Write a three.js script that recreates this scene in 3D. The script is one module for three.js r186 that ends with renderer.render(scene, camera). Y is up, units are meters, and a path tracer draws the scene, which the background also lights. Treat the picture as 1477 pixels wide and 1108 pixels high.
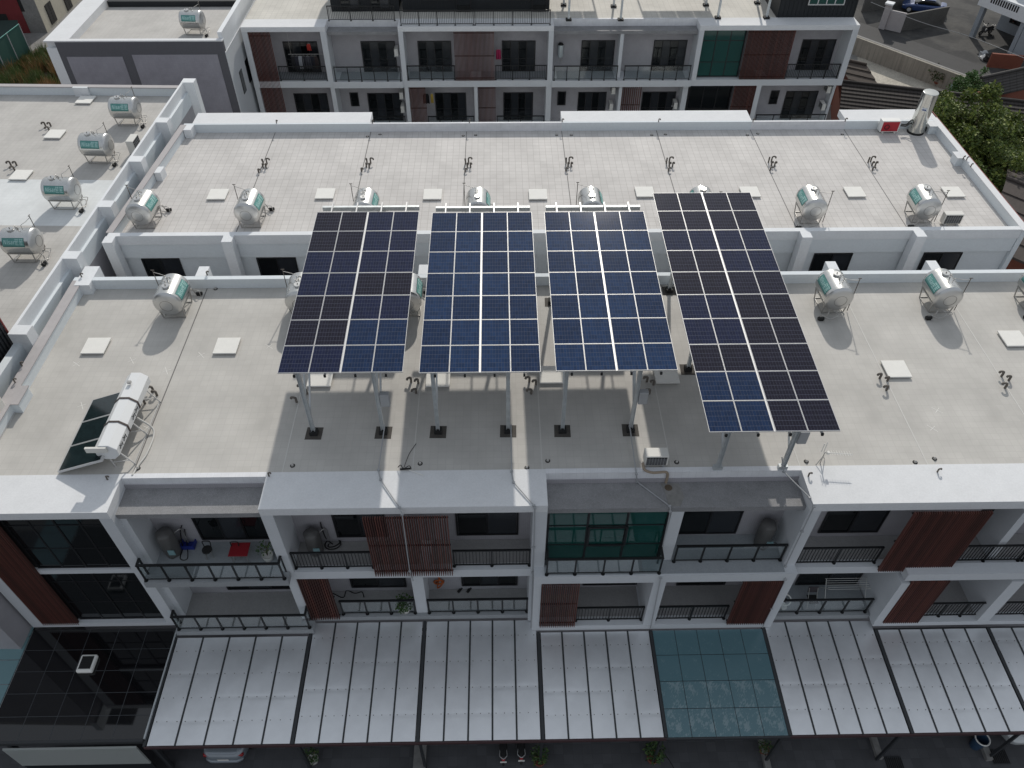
import * as THREE from 'three';
import { mergeGeometries } from 'three/addons/utils/BufferGeometryUtils.js';
import { RoundedBoxGeometry } from 'three/addons/geometries/RoundedBoxGeometry.js';

// ---------------------------------------------------------------- camera, sky, sun, exposure
const scene = new THREE.Scene();
const CAM = new THREE.Vector3(12.3454, 21.9670, 17.0436);
const FWD = new THREE.Vector3(0.01479278, -0.71807967, -0.69580368);
const UPV = new THREE.Vector3(0.01028775, 0.6959523, -0.71801432);
const RGT = new THREE.Vector3(0.99983765, 0.00346317, 0.0176825);
const FPX = 1123.678, CX = 738.5, CY = 554;
const camera = new THREE.PerspectiveCamera(2 * Math.atan(554 / FPX) * 180 / Math.PI, 1024 / 768, 0.5, 400);
camera.position.copy(CAM); camera.up.copy(UPV);
camera.lookAt(CAM.clone().add(FWD));
const SUN = new THREE.Vector3(0.95, 4.03, -6.0).normalize();
{ // hazy clear sky, brighter towards the sun as thin haze makes it
  const w = 512, h = 256, a = new Float32Array(w * h * 4), d = new THREE.Vector3();
  for (let j = 0; j < h; j++) for (let i = 0; i < w; i++) {
    const el = ((j + 0.5) / h - 0.5) * Math.PI, az = ((i + 0.5) / w - 0.5) * 2 * Math.PI;
    d.set(Math.cos(el) * Math.cos(az), Math.sin(el), Math.cos(el) * Math.sin(az));
    const t = Math.pow(Math.max(0, d.y), 0.55), ang = Math.acos(Math.max(-1, Math.min(1, d.dot(SUN))));
    const glow = 0.5 * Math.exp(-ang * ang / 0.06) + 0.25 * Math.exp(-ang * ang / 0.45);
    let r = 0.48 + (0.375 - 0.48) * t + glow, g = 0.505 + (0.415 - 0.505) * t + glow * 0.97, b = 0.54 + (0.475 - 0.54) * t + glow * 0.9;
    if (d.y < 0) { r = 0.16; g = 0.16; b = 0.155; }
    const k = (j * w + i) * 4; a[k] = r; a[k + 1] = g; a[k + 2] = b; a[k + 3] = 1;
  }
  const t = new THREE.DataTexture(a, w, h, THREE.RGBAFormat, THREE.FloatType);
  t.mapping = THREE.EquirectangularReflectionMapping; t.magFilter = THREE.LinearFilter; t.minFilter = THREE.LinearFilter; t.wrapS = THREE.RepeatWrapping; t.needsUpdate = true;
  scene.background = t; scene.environment = t;
}
const sun = new THREE.DirectionalLight(new THREE.Color(1, 0.945, 0.865), 2.6);
sun.position.copy(SUN).multiplyScalar(80).add(new THREE.Vector3(15, 0, -20)); sun.target.position.set(15, 0, -20);
sun.castShadow = true; sun.shadow.radius = 1.9; sun.shadow.mapSize.set(4096, 4096);
Object.assign(sun.shadow.camera, { left: -60, right: 60, top: 60, bottom: -60, near: 1, far: 260 });
scene.add(sun, sun.target);
const renderer = new THREE.WebGLRenderer({ antialias: true });
renderer.toneMapping = THREE.LinearToneMapping; renderer.toneMappingExposure = 1.06;
renderer.shadowMap.enabled = true; renderer.shadowMap.type = THREE.PCFSoftShadowMap;

// ---------------------------------------------------------------- pixel -> place (a pixel gives a direction, a plane the distance)
function ray(px, py) { return FWD.clone().addScaledVector(RGT, (px - CX) / FPX).addScaledVector(UPV, -(py - CY) / FPX); }
function onY(px, py, y = 0) { const d = ray(px, py); return CAM.clone().addScaledVector(d, (y - CAM.y) / d.y); }
function onZ(px, py, z = 0) { const d = ray(px, py); return CAM.clone().addScaledVector(d, (z - CAM.z) / d.z); }
function onX(px, py, x = 0) { const d = ray(px, py); return CAM.clone().addScaledVector(d, (x - CAM.x) / d.x); }

// ---------------------------------------------------------------- random, noise
function rng(seed) { let s = seed >>> 0; return () => { s = (s + 0x6D2B79F5) | 0; let t = Math.imul(s ^ (s >>> 15), 1 | s); t = (t + Math.imul(t ^ (t >>> 7), 61 | t)) ^ t; return ((t ^ (t >>> 14)) >>> 0) / 4294967296; }; }
const R = rng(20240611);
const rr = (a, b) => a + (b - a) * R();
function noiseField(n, cells, seed, oct = 4) { // tileable fractal value noise, n x n, 0..1
  const out = new Float32Array(n * n); let amp = 1, tot = 0;
  for (let o = 0; o < oct; o++) {
    const c = cells << o, q = rng(seed + o * 97), g = new Float32Array(c * c); for (let i = 0; i < c * c; i++) g[i] = q();
    for (let y = 0; y < n; y++) { const fy = y / n * c, y0 = Math.floor(fy), ty = fy - y0, sy = ty * ty * (3 - 2 * ty), ya = y0 % c, yb = (y0 + 1) % c;
      for (let x = 0; x < n; x++) { const fx = x / n * c, x0 = Math.floor(fx), tx = fx - x0, sx = tx * tx * (3 - 2 * tx), xa = x0 % c, xb = (x0 + 1) % c;
        out[y * n + x] += amp * ((g[ya * c + xa] * (1 - sx) + g[ya * c + xb] * sx) * (1 - sy) + (g[yb * c + xa] * (1 - sx) + g[yb * c + xb] * sx) * sy); } }
    tot += amp; amp *= 0.55;
  }
  for (let i = 0; i < n * n; i++) out[i] /= tot;
  return out;
}
const sr = (v) => { v = Math.max(0, Math.min(1, v)); return 255 * (v <= 0.0031308 ? 12.92 * v : 1.055 * Math.pow(v, 1 / 2.4) - 0.055); };
function tex(n, fn, metres, color = true) { // fn(x,y,i) -> [r,g,b] linear
  const a = new Uint8Array(n * n * 4);
  for (let y = 0; y < n; y++) for (let x = 0; x < n; x++) { const i = y * n + x, c = fn(x, y, i); for (let k = 0; k < 3; k++) a[i * 4 + k] = color ? sr(c[k]) : 255 * Math.max(0, Math.min(1, c[k])); a[i * 4 + 3] = 255; }
  const t = new THREE.DataTexture(a, n, n, THREE.RGBAFormat);
  t.magFilter = THREE.LinearFilter; t.minFilter = THREE.LinearMipmapLinearFilter; t.generateMipmaps = true; t.wrapS = t.wrapT = THREE.RepeatWrapping;
  if (color) t.colorSpace = THREE.SRGBColorSpace;
  t.repeat.set(1 / metres, 1 / metres); t.needsUpdate = true; return t;
}
const N1 = noiseField(512, 6, 11, 6), N2 = noiseField(512, 16, 23, 5), N3 = noiseField(512, 64, 37, 3);
const mul = (c, k) => [c[0] * k, c[1] * k, c[2] * k];
const mix = (a, b, t) => [a[0] + (b[0] - a[0]) * t, a[1] + (b[1] - a[1]) * t, a[2] + (b[2] - a[2]) * t];
const rgb = (r, g, b) => new THREE.Color().setRGB(r, g, b);

// ---------------------------------------------------------------- materials
const M = {};
const std = (o) => new THREE.MeshStandardMaterial({ side: THREE.DoubleSide, ...o });
const phy = (o) => new THREE.MeshPhysicalMaterial({ side: THREE.DoubleSide, ...o });
function grainy(base, amp, metres, seed, o = {}, blotch = 0.5) { // uneven paint or plaster
  const f = noiseField(256, 5, seed, 5), q = noiseField(256, 48, seed + 5, 2);
  return std({ map: tex(256, (x, y, i) => mul(base, 1 + amp * ((f[i] - 0.5) * 2 * blotch + (q[i] - 0.5) * 1.2)), metres), roughness: 0.85, ...o });
}
function tiled(base, per, metres, grout, amp, seed, o = {}) { // small ceramic tiles, too small to build
  const n = 1024, q = rng(seed), tone = new Float32Array(per * per), px = n / per; for (let i = 0; i < tone.length; i++) tone[i] = 1 + (q() - 0.5) * amp;
  const f = noiseField(n / 2, 4, seed + 3, 6), h = n / 2;
  const G = (x, y) => { const ux = x % px, uy = y % px; return ux < 3 || uy < 3; };
  const c = tex(n, (x, y) => { const k = tone[Math.floor(y / px) * per + Math.floor(x / px)] * (0.84 + 0.32 * f[(y >> 1) * h + (x >> 1)]); return G(x, y) ? mul(grout, 0.9 + 0.2 * f[(y >> 1) * h + (x >> 1)]) : mul(base, k); }, metres);
  return std({ map: c, roughness: 0.78, ...o });
}
M.roofBack = tiled([0.545, 0.525, 0.505], 16, 5.44, [0.37, 0.352, 0.33], 0.07, 5);
M.roofFront = tiled([0.475, 0.46, 0.43], 16, 4.6, [0.43, 0.416, 0.388], 0.05, 7);
M.roofLeft = tiled([0.465, 0.45, 0.425], 16, 4.6, [0.39, 0.378, 0.355], 0.06, 9);
M.roofPale = tiled([0.66, 0.68, 0.68], 16, 4.0, [0.60, 0.62, 0.62], 0.04, 12);
M.roofFar = tiled([0.56, 0.54, 0.49], 14, 5.6, [0.40, 0.385, 0.35], 0.06, 13);
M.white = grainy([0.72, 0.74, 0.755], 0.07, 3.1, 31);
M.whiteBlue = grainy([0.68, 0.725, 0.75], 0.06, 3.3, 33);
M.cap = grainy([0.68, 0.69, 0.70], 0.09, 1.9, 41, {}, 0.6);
M.coping = grainy([0.42, 0.40, 0.40], 0.12, 1.3, 47);
M.aggregate = (() => { const q = rng(77), s = new Float32Array(512 * 512); for (let i = 0; i < s.length; i++) s[i] = q(); return std({ map: tex(512, (x, y, i) => mul([0.27, 0.27, 0.275], 0.62 + 0.55 * s[(y >> 1) * 512 + (x >> 1)] + 0.35 * (N1[i] - 0.5)), 2.4), roughness: 0.9 }); })();
M.facade = tiled([0.36, 0.35, 0.37], 32, 2.6, [0.28, 0.275, 0.295], 0.05, 15, { roughness: 0.6 });
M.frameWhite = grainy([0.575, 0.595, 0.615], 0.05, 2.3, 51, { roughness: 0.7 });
M.curb = tiled([0.70, 0.71, 0.73], 8, 2.0, [0.55, 0.56, 0.58], 0.03, 17);
M.floorDark = grainy([0.32, 0.315, 0.31], 0.15, 1.7, 61);
M.floorPale = grainy([0.30, 0.32, 0.335], 0.15, 1.7, 63);
M.joint = std({ color: rgb(0.16, 0.155, 0.15), roughness: 0.9 });
M.jointPale = std({ color: rgb(0.56, 0.55, 0.52), roughness: 0.9 });
M.glassDark = phy({ color: rgb(0.005, 0.0065, 0.0075), roughness: 0.07, metalness: 0, ior: 1.5 });
M.glassScreen = phy({ color: rgb(0.022, 0.025, 0.03), roughness: 0.2, ior: 1.5 });
M.glassGreen = phy({ color: rgb(0.016, 0.105, 0.09), roughness: 0.04, transmission: 0.45, thickness: 0, ior: 1.5 });
M.glassClear = phy({ color: rgb(0.93, 0.955, 0.955), roughness: 0.02, transmission: 1, thickness: 0, ior: 1.5 });
M.blackMetal = std({ color: rgb(0.012, 0.013, 0.014), roughness: 0.45, metalness: 0.2 });
M.windowFrame = std({ color: rgb(0.018, 0.018, 0.02), roughness: 0.4, metalness: 0.3 });
function wood(base, seed) { const q = noiseField(256, 4, seed, 5); return std({ map: tex(256, (x, y, i) => mul(base, 0.7 + 0.6 * q[(y >> 3) * 256 + x]), 1.6), roughness: 0.7 }); }
M.slat = [wood([0.095, 0.031, 0.023], 71), wood([0.075, 0.026, 0.02], 72), wood([0.115, 0.038, 0.028], 73)];
M.slatBack = [wood([0.115, 0.045, 0.036], 74), wood([0.095, 0.037, 0.03], 75)];
M.steel = (() => std({ map: tex(256, (x, y) => mul([0.62, 0.62, 0.60], 0.9 + 0.2 * N2[(y % 512) * 512 + x]), 1.0), metalness: 0.92, roughness: 0.24 }))();
M.steelEnd = std({ color: rgb(0.60, 0.60, 0.59), metalness: 0.9, roughness: 0.33 });
M.tube = std({ color: rgb(0.45, 0.44, 0.42), metalness: 0.75, roughness: 0.4 });
M.galv = (() => std({ map: tex(256, (x, y) => mul([0.54, 0.57, 0.58], 0.82 + 0.36 * N2[(y % 512) * 512 + x]), 1.1), metalness: 0.45, roughness: 0.5 }))();
M.alu = std({ color: rgb(0.58, 0.58, 0.575), metalness: 0.35, roughness: 0.45 });
M.pipe = std({ color: rgb(0.13, 0.115, 0.10), roughness: 0.7 });
M.pipeGrey = std({ color: rgb(0.35, 0.36, 0.37), roughness: 0.6 });
M.whitePlastic = std({ color: rgb(0.66, 0.65, 0.61), roughness: 0.5 });
M.hatch = grainy([0.76, 0.75, 0.71], 0.08, 0.9, 81);
M.rubber = std({ color: rgb(0.012, 0.012, 0.012), roughness: 0.8 });
M.asphalt = grainy([0.055, 0.057, 0.062], 0.3, 3.7, 91, { roughness: 0.92 });
M.paving = tiled([0.085, 0.086, 0.092], 8, 3.2, [0.06, 0.06, 0.065], 0.25, 19, { roughness: 0.8 });
M.greySlab = grainy([0.30, 0.315, 0.325], 0.12, 1.8, 65);
M.concrete = grainy([0.22, 0.215, 0.205], 0.3, 5.1, 93);
M.concreteOld = (() => std({ map: tex(512, (x, y, i) => { const s = N1[i], t = N3[x + 512 * (y >> 5)] * 0.6 + N1[i] * 0.5; return mix(mul([0.30, 0.28, 0.24], 0.7 + 0.6 * s), [0.07, 0.065, 0.06], Math.max(0, Math.min(1, (t - 0.52) * 1.6 * (N3[i] + 0.4)))); }, 6), roughness: 0.95 }))();
M.concreteLane = (() => std({ map: tex(512, (x, y, i) => mul(mix([0.034, 0.034, 0.034], [0.066, 0.064, 0.06], Math.max(0, Math.min(1, (N1[i] - 0.42) * 5))), 0.8 + 0.4 * N3[i]), 14), roughness: 0.95 }))();
M.redBrick = grainy([0.20, 0.065, 0.04], 0.3, 1.2, 95);
M.blackClad = std({ color: rgb(0.010, 0.013, 0.016), roughness: 0.55, metalness: 0.1 });
M.redTrim = std({ color: rgb(0.22, 0.045, 0.04), roughness: 0.6 });
M.soil = grainy([0.10, 0.075, 0.05], 0.5, 2.3, 97);

const ni = (g) => g.index ? g.toNonIndexed() : g;
// ---------------------------------------------------------------- geometry helpers
function wuv(g) { // uv in metres, from the side each face points to
  if (g.index) g = g.toNonIndexed();
  const p = g.attributes.position, n = p.count, uv = new Float32Array(n * 2), a = new THREE.Vector3(), b = new THREE.Vector3(), c = new THREE.Vector3();
  for (let i = 0; i < n; i += 3) {
    a.fromBufferAttribute(p, i); b.fromBufferAttribute(p, i + 1); c.fromBufferAttribute(p, i + 2);
    const nn = b.clone().sub(a).cross(c.clone().sub(a)), ax = Math.abs(nn.x), ay = Math.abs(nn.y), az = Math.abs(nn.z);
    for (let k = 0; k < 3; k++) { const x = p.getX(i + k), y = p.getY(i + k), z = p.getZ(i + k); const u = ay >= ax && ay >= az ? [x, z] : ax >= az ? [z, y] : [x, y]; uv[(i + k) * 2] = u[0]; uv[(i + k) * 2 + 1] = u[1]; }
  }
  g.setAttribute('uv', new THREE.BufferAttribute(uv, 2)); return g;
}
function bx(x0, x1, y0, y1, z0, z1) { const g = new THREE.BoxGeometry(Math.abs(x1 - x0), Math.abs(y1 - y0), Math.abs(z1 - z0)); g.translate((x0 + x1) / 2, (y0 + y1) / 2, (z0 + z1) / 2); return wuv(g); }
function rbx(x0, x1, y0, y1, z0, z1, r = 0.03, s = 2) { const g = new RoundedBoxGeometry(x1 - x0, y1 - y0, z1 - z0, s, r); g.translate((x0 + x1) / 2, (y0 + y1) / 2, (z0 + z1) / 2); return g.index ? g.toNonIndexed() : g; }
function prism(pts, y0, y1) { // pts: [[x,z],...] plan outline
  const s = new THREE.Shape(pts.map(([x, z]) => new THREE.Vector2(x, -z))); const g = new THREE.ExtrudeGeometry(s, { depth: y1 - y0, bevelEnabled: false }); g.rotateX(-Math.PI / 2); g.translate(0, y0, 0); return wuv(g);
}
function beam(a, b, w, h = w) { // square bar from a to b
  a = new THREE.Vector3(...(a.toArray ? a.toArray() : a)); b = new THREE.Vector3(...(b.toArray ? b.toArray() : b)); const L = a.distanceTo(b), g = new THREE.BoxGeometry(w, h, L);
  const m = new THREE.Matrix4().lookAt(a, b, Math.abs(b.y - a.y) > 0.98 * L ? new THREE.Vector3(0, 0, 1) : new THREE.Vector3(0, 1, 0)); g.applyMatrix4(m); g.translate((a.x + b.x) / 2, (a.y + b.y) / 2, (a.z + b.z) / 2); return g.toNonIndexed();
}
function cyl(a, b, r, r2 = r, seg = 12) { a = new THREE.Vector3(...(a.toArray ? a.toArray() : a)); b = new THREE.Vector3(...(b.toArray ? b.toArray() : b)); const d = b.clone().sub(a), g = new THREE.CylinderGeometry(r2, r, d.length(), seg); g.applyQuaternion(new THREE.Quaternion().setFromUnitVectors(new THREE.Vector3(0, 1, 0), d.normalize())); g.translate((a.x + b.x) / 2, (a.y + b.y) / 2, (a.z + b.z) / 2); return ni(g); }
function tube(pts, r, seg = 0, tension = 0.3, rad = 6) { const c = new THREE.CatmullRomCurve3(pts.map((p) => new THREE.Vector3(...(p.toArray ? p.toArray() : p))), false, 'catmullrom', tension); return new THREE.TubeGeometry(c, seg || pts.length * 5, r, rad, false).toNonIndexed(); }
const mg = (list) => mergeGeometries(list.map((g) => { g = g.index ? g.toNonIndexed() : g; for (const k of Object.keys(g.attributes)) if (!['position', 'normal', 'uv'].includes(k)) g.deleteAttribute(k); return g; }));

// ---------------------------------------------------------------- things, parts
const taken = {};
const numbered = (n) => { const k = taken[n] = (taken[n] || 0) + 1; return k === 1 ? n : n + '_' + String(k - 1).padStart(3, '0'); };
const shade = (o) => { o.castShadow = o.receiveShadow = true; return o; };
function T(name, label, category, base = [0, 0, 0], o = {}) { // a thing: a Group at its base
  const g = new THREE.Group(); g.name = numbered(name); g.userData = { label, category }; if (o.group) g.userData.group = o.group; if (o.kind) g.userData.kind = o.kind;
  const f = o.frame; g._o = base;
  if (f) { const v = new THREE.Vector3(...base).applyAxisAngle(new THREE.Vector3(0, 1, 0), f.a); g.position.set(f.x + v.x, v.y, f.z + v.z); g.rotation.y = f.a; } else g.position.set(...base);
  if (o.turn) g.rotation.y = o.turn;
  scene.add(g); return g;
}
function A(parent, name, geo, mat, label, kind) { // a part (or sub-part) given in world coordinates
  let p = parent; while (!p._o) p = p.parent;
  if (Array.isArray(geo)) geo = mg(geo);
  if (p._o[0] || p._o[1] || p._o[2]) geo.translate(-p._o[0], -p._o[1], -p._o[2]);
  const m = shade(new THREE.Mesh(geo, mat)); m.name = name; if (label) m.userData.label = label; if (kind) m.userData.kind = kind; parent.add(m); return m;
}
function structure(name, geo, mat) { const m = shade(new THREE.Mesh(Array.isArray(geo) ? mg(geo) : geo, mat)); m.name = numbered(name); m.userData.kind = 'structure'; scene.add(m); return m; }
function copy(src, pos, turn, label, group) { const c = src.clone(); c.name = numbered(src.name.replace(/_\d{3}$/, '')); c.userData = { ...src.userData }; if (label) c.userData.label = label; if (group) c.userData.group = group; c.position.set(pos[0] ?? pos.x, pos[1] ?? pos.y, pos[2] ?? pos.z); c.rotation.y = turn; scene.add(c); return c; }
const G0 = -12;   // street level; the roofs stand at 0
// ---------------------------------------------------------------- pieces of the houses
function windowPart(g, x0, x1, y0, y1, z, cols = 2, o = {}) { // facing +z
  const s = o.s ?? 1, fw = o.fw ?? 0.07, d = 0.06, rows = o.rows ?? [1], L = [];
  const Zb = (a, b) => s > 0 ? [z + a, z + b] : [z - b, z - a];
  const f = (xa, xb, ya, yb, a = 0.0, b = d) => L.push(bx(xa, xb, ya, yb, ...Zb(a, b)));
  f(x0, x1, y1 - fw, y1); f(x0, x1, y0, y0 + fw); f(x0, x0 + fw, y0 + fw, y1 - fw); f(x1 - fw, x1, y0 + fw, y1 - fw);
  const W = (x1 - x0 - 2 * fw) / cols, H = y1 - y0 - 2 * fw; let acc = 0; const ys = [0]; const tot = rows.reduce((a, b) => a + b, 0); for (const r of rows) { acc += r / tot; ys.push(acc); }
  for (let i = 1; i < cols; i++) f(x0 + fw + W * i - fw / 2, x0 + fw + W * i + fw / 2, y0 + fw, y1 - fw, 0.0, d - 0.008);
  for (let j = 1; j < ys.length - 1; j++) f(x0 + fw, x1 - fw, y0 + fw + H * ys[j] - 0.025, y0 + fw + H * ys[j] + 0.025, 0.0, d - 0.016);
  const w = A(g, o.name ?? 'window', L, o.frame ?? M.windowFrame);
  for (let i = 0; i < cols; i++) for (let j = 0; j < ys.length - 1; j++)
    A(w, 'pane', bx(x0 + fw + W * i + 0.01, x0 + fw + W * (i + 1) - 0.01, y0 + fw + H * ys[j] + 0.01, y0 + fw + H * ys[j + 1] - 0.01, ...Zb(0.012 + 0.012 * (i % 2), 0.022 + 0.012 * (i % 2))), o.glass ?? (i % 2 ? M.glassScreen : M.glassDark));
  return w;
}
function winPx(g, pl, pr, yTop, z, cols, o) { const a = onZ(...pl, z), b = onZ(...pr, z); return windowPart(g, a.x, b.x, (a.y + b.y) / 2, yTop, z, cols, o); }
function glassRailing(g, x0, x1, z, y, n, h = 1.1, ends = [0, 0]) { // posts with glass between, z1 ends: short returns to the wall
  const L = [bx(x0 - 0.04, x1 + 0.04, y + h - 0.06, y + h, z - 0.045, z + 0.045), bx(x0, x1, y + 0.10, y + 0.13, z - 0.015, z + 0.015)];
  const r = A(g, 'balcony_railing', L, M.blackMetal);
  for (let i = 0; i <= n; i++) { const x = x0 + (x1 - x0) * i / n; A(r, 'post', [bx(x - 0.028, x + 0.028, y + 0.03, y + h - 0.06, z - 0.028, z + 0.028), cyl([x, y, z], [x, y + 0.03, z], 0.075, 0.075, 12)], M.blackMetal); if (i < n) A(r, 'glass_pane', bx(x + 0.04, x + (x1 - x0) / n - 0.04, y + 0.135, y + h - 0.065, z - 0.005, z + 0.005), M.glassClear); }
  for (const [x, e] of [[x0, ends[0]], [x1, ends[1]]]) if (e) { A(r, 'side_rail', [bx(x - 0.045, x + 0.045, y + h - 0.06, y + h, z - e, z - 0.05), bx(x - 0.028, x + 0.028, y, y + h - 0.06, z - e, z - e + 0.056)], M.blackMetal); A(r, 'glass_pane', bx(x - 0.005, x + 0.005, y + 0.12, y + h - 0.065, z - e + 0.06, z - 0.05), M.glassClear); }
  return r;
}
function barRailing(g, x0, x1, z, y, posts, h = 1.1, step = 0.125) {
  const r = A(g, 'balcony_railing', [bx(x0, x1, y + h - 0.05, y + h, z - 0.04, z + 0.04), bx(x0, x1, y + 0.09, y + 0.13, z - 0.02, z + 0.02)], M.blackMetal), B = [];
  for (let i = 0; i <= posts; i++) { const x = x0 + 0.03 + (x1 - x0 - 0.06) * i / posts; A(r, 'post', [bx(x - 0.025, x + 0.025, y + 0.03, y + h - 0.05, z - 0.025, z + 0.025), cyl([x, y, z], [x, y + 0.03, z], 0.07, 0.07, 10)], M.blackMetal); }
  for (let x = x0 + step; x < x1 - 0.05; x += step) B.push(bx(x - 0.011, x + 0.011, y + 0.13, y + h - 0.05, z - 0.011, z + 0.011));
  A(r, 'balusters', B, M.blackMetal, null, 'stuff'); return r;
}
function slatScreen(g, x0, x1, y0, y1, z, n, mats = M.slat, depth = 0.12) {
  const r = A(g, 'slat_screen', [0.04, 0.5, 0.96].map((t) => bx(x0, x1, y0 + (y1 - y0) * t - 0.03, y0 + (y1 - y0) * t + 0.03, z - 0.06, z - 0.015)), M.blackMetal), p = (x1 - x0) / n;
  for (let i = 0; i < n; i++) A(r, 'slat', bx(x0 + p * (i + 0.3), x0 + p * (i + 0.7), y0, y1, z - 0.01, z - 0.01 + depth), mats[Math.floor(R() * mats.length)]);
  return r;
}
const FG = 'terraced houses of the front row under the solar arrays';
const FB = [-6.4, -0.65, 4.6, 9.2, 13.8, 18.4, 23.0, 27.6, 32.2, 37.4];
const FLAB = ['end terraced house with black glazed bay and slatted corner beside the alley', 'terraced house with recessed balcony holding blue box and red table', 'terraced house under the solar array beside the balcony with hose and covered boiler',
  'terraced house with slatted screen next to wide dark balcony window', 'terraced house with green glass bay behind balcony rail', 'terraced house with rooftop air conditioner at parapet and grey recessed canopy',
  'terraced house with rooftop antenna and balcony drying rack', 'terraced house with wide brown slat screen on its upper floor', 'terraced house at the far end of the front row past the wide slat screen'];
const FH = [];
for (let i = 0; i < 9; i++) {
  const a = FB[i], b = FB[i + 1], g = T('terraced_house', FLAB[i], 'house', [a, G0, 0], { group: FG }); FH.push(g);
  A(g, 'wall', bx(a, b, G0, -0.3, -10.6, 0.25), M.facade);
  A(g, 'roof', bx(a, b, -0.299, 0, -10.36, 0), M.roofFront);
  A(g, 'rear_parapet', bx(a, b, -0.299, 0.5, -10.6, -10.361), M.whiteBlue);
  if (i < 8) { A(g, 'pilaster', bx(b - 0.46, b, -6, 0.503, -11.3, -10.601), M.white); A(g, 'roof_joint', bx(b - 0.022, b + 0.022, 0.0005, 0.006, -10.35, -0.02), i < 1 ? M.joint : M.jointPale); }
}
{ const g = FH[0]; // left parapet with its coping, wider where a pier stands
  A(g, 'side_parapet', [bx(-6.36, -6.0, 0.001, 0.46, -10.36, -0.02), bx(-6.0, -5.7, 0.001, 0.46, -3.9, -3.0)], M.whiteBlue);
  A(g, 'coping', [bx(-6.40, -5.97, 0.461, 0.5, -10.36, 0.0), bx(-5.97, -5.67, 0.461, 0.5, -3.94, -2.96)], M.coping);
  A(g, 'corner_pier', bx(-6.2, -5.55, -6, 0.52, -11.35, -10.0), M.white);
  A(g, 'fascia_cap', bx(-6.96, -0.98, -0.34, 0.03, 0.002, 1.63), M.cap);
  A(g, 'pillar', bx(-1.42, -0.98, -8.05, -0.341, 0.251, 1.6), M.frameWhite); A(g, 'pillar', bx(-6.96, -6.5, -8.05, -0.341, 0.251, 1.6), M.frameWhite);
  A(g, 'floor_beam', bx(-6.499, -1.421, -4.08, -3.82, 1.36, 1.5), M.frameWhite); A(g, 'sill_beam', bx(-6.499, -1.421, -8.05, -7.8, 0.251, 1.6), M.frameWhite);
  A(g, 'curtain_wall', bx(-6.49, -1.43, -7.79, -0.35, 1.0, 1.355), M.blackMetal); windowPart(g, -5.0, -1.43, -3.81, -0.35, 1.36, 4, { rows: [1.2, 1.4, 0.6], fw: 0.06, glass: M.glassDark }); windowPart(g, -5.0, -1.43, -7.79, -4.09, 1.36, 4, { rows: [1.2, 1.4, 0.6], fw: 0.06, glass: M.glassDark });
  slatScreen(g, -6.49, -5.0, -7.9, -0.36, 1.5, 18);
}
function recessTop(g, x0, x1) { A(g, 'curb', bx(x0, x1, -0.48, 0.05, 0.002, 0.21), M.curb); A(g, 'canopy_slab', bx(x0, x1, -0.74, -0.5, 0.211, 1.36), M.aggregate); }
{ const g = FH[1];
  recessTop(g, -0.979, 4.079);
  A(g, 'balcony_slab', [bx(-0.979, 4.079, -4.3, -3.98, 0.251, 2.0), bx(4.079, 4.36, -4.3, -3.98, 1.6, 2.0)], M.greySlab); A(g, 'balcony_floor', bx(-0.97, 4.07, -3.979, -3.965, 0.26, 1.75), M.floorPale);
  A(g, 'balcony_slab', [bx(-0.979, 4.079, -8.15, -7.85, 0.251, 2.0), bx(4.079, 4.6, -8.15, -7.85, 1.6, 2.0)], M.greySlab); A(g, 'balcony_floor', bx(-0.97, 4.07, -7.849, -7.835, 0.26, 1.75), M.floorDark);
  A(g, 'party_wall', bx(-0.979, -0.74, -7.83, -0.741, 0.251, 1.3), M.frameWhite);
  glassRailing(g, -0.9, 4.22, 1.9, -3.979, 6, 1.1, [0.3, 0.35]); glassRailing(g, -0.85, 4.45, 1.9, -7.849, 6, 1.1, [0.3, 0.4]);
  winPx(g, [292, 777.5], [392, 776], -1.2, 0.251, 3); winPx(g, [329, 849.5], [425, 848], -5.2, 0.251, 3);
}
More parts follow.
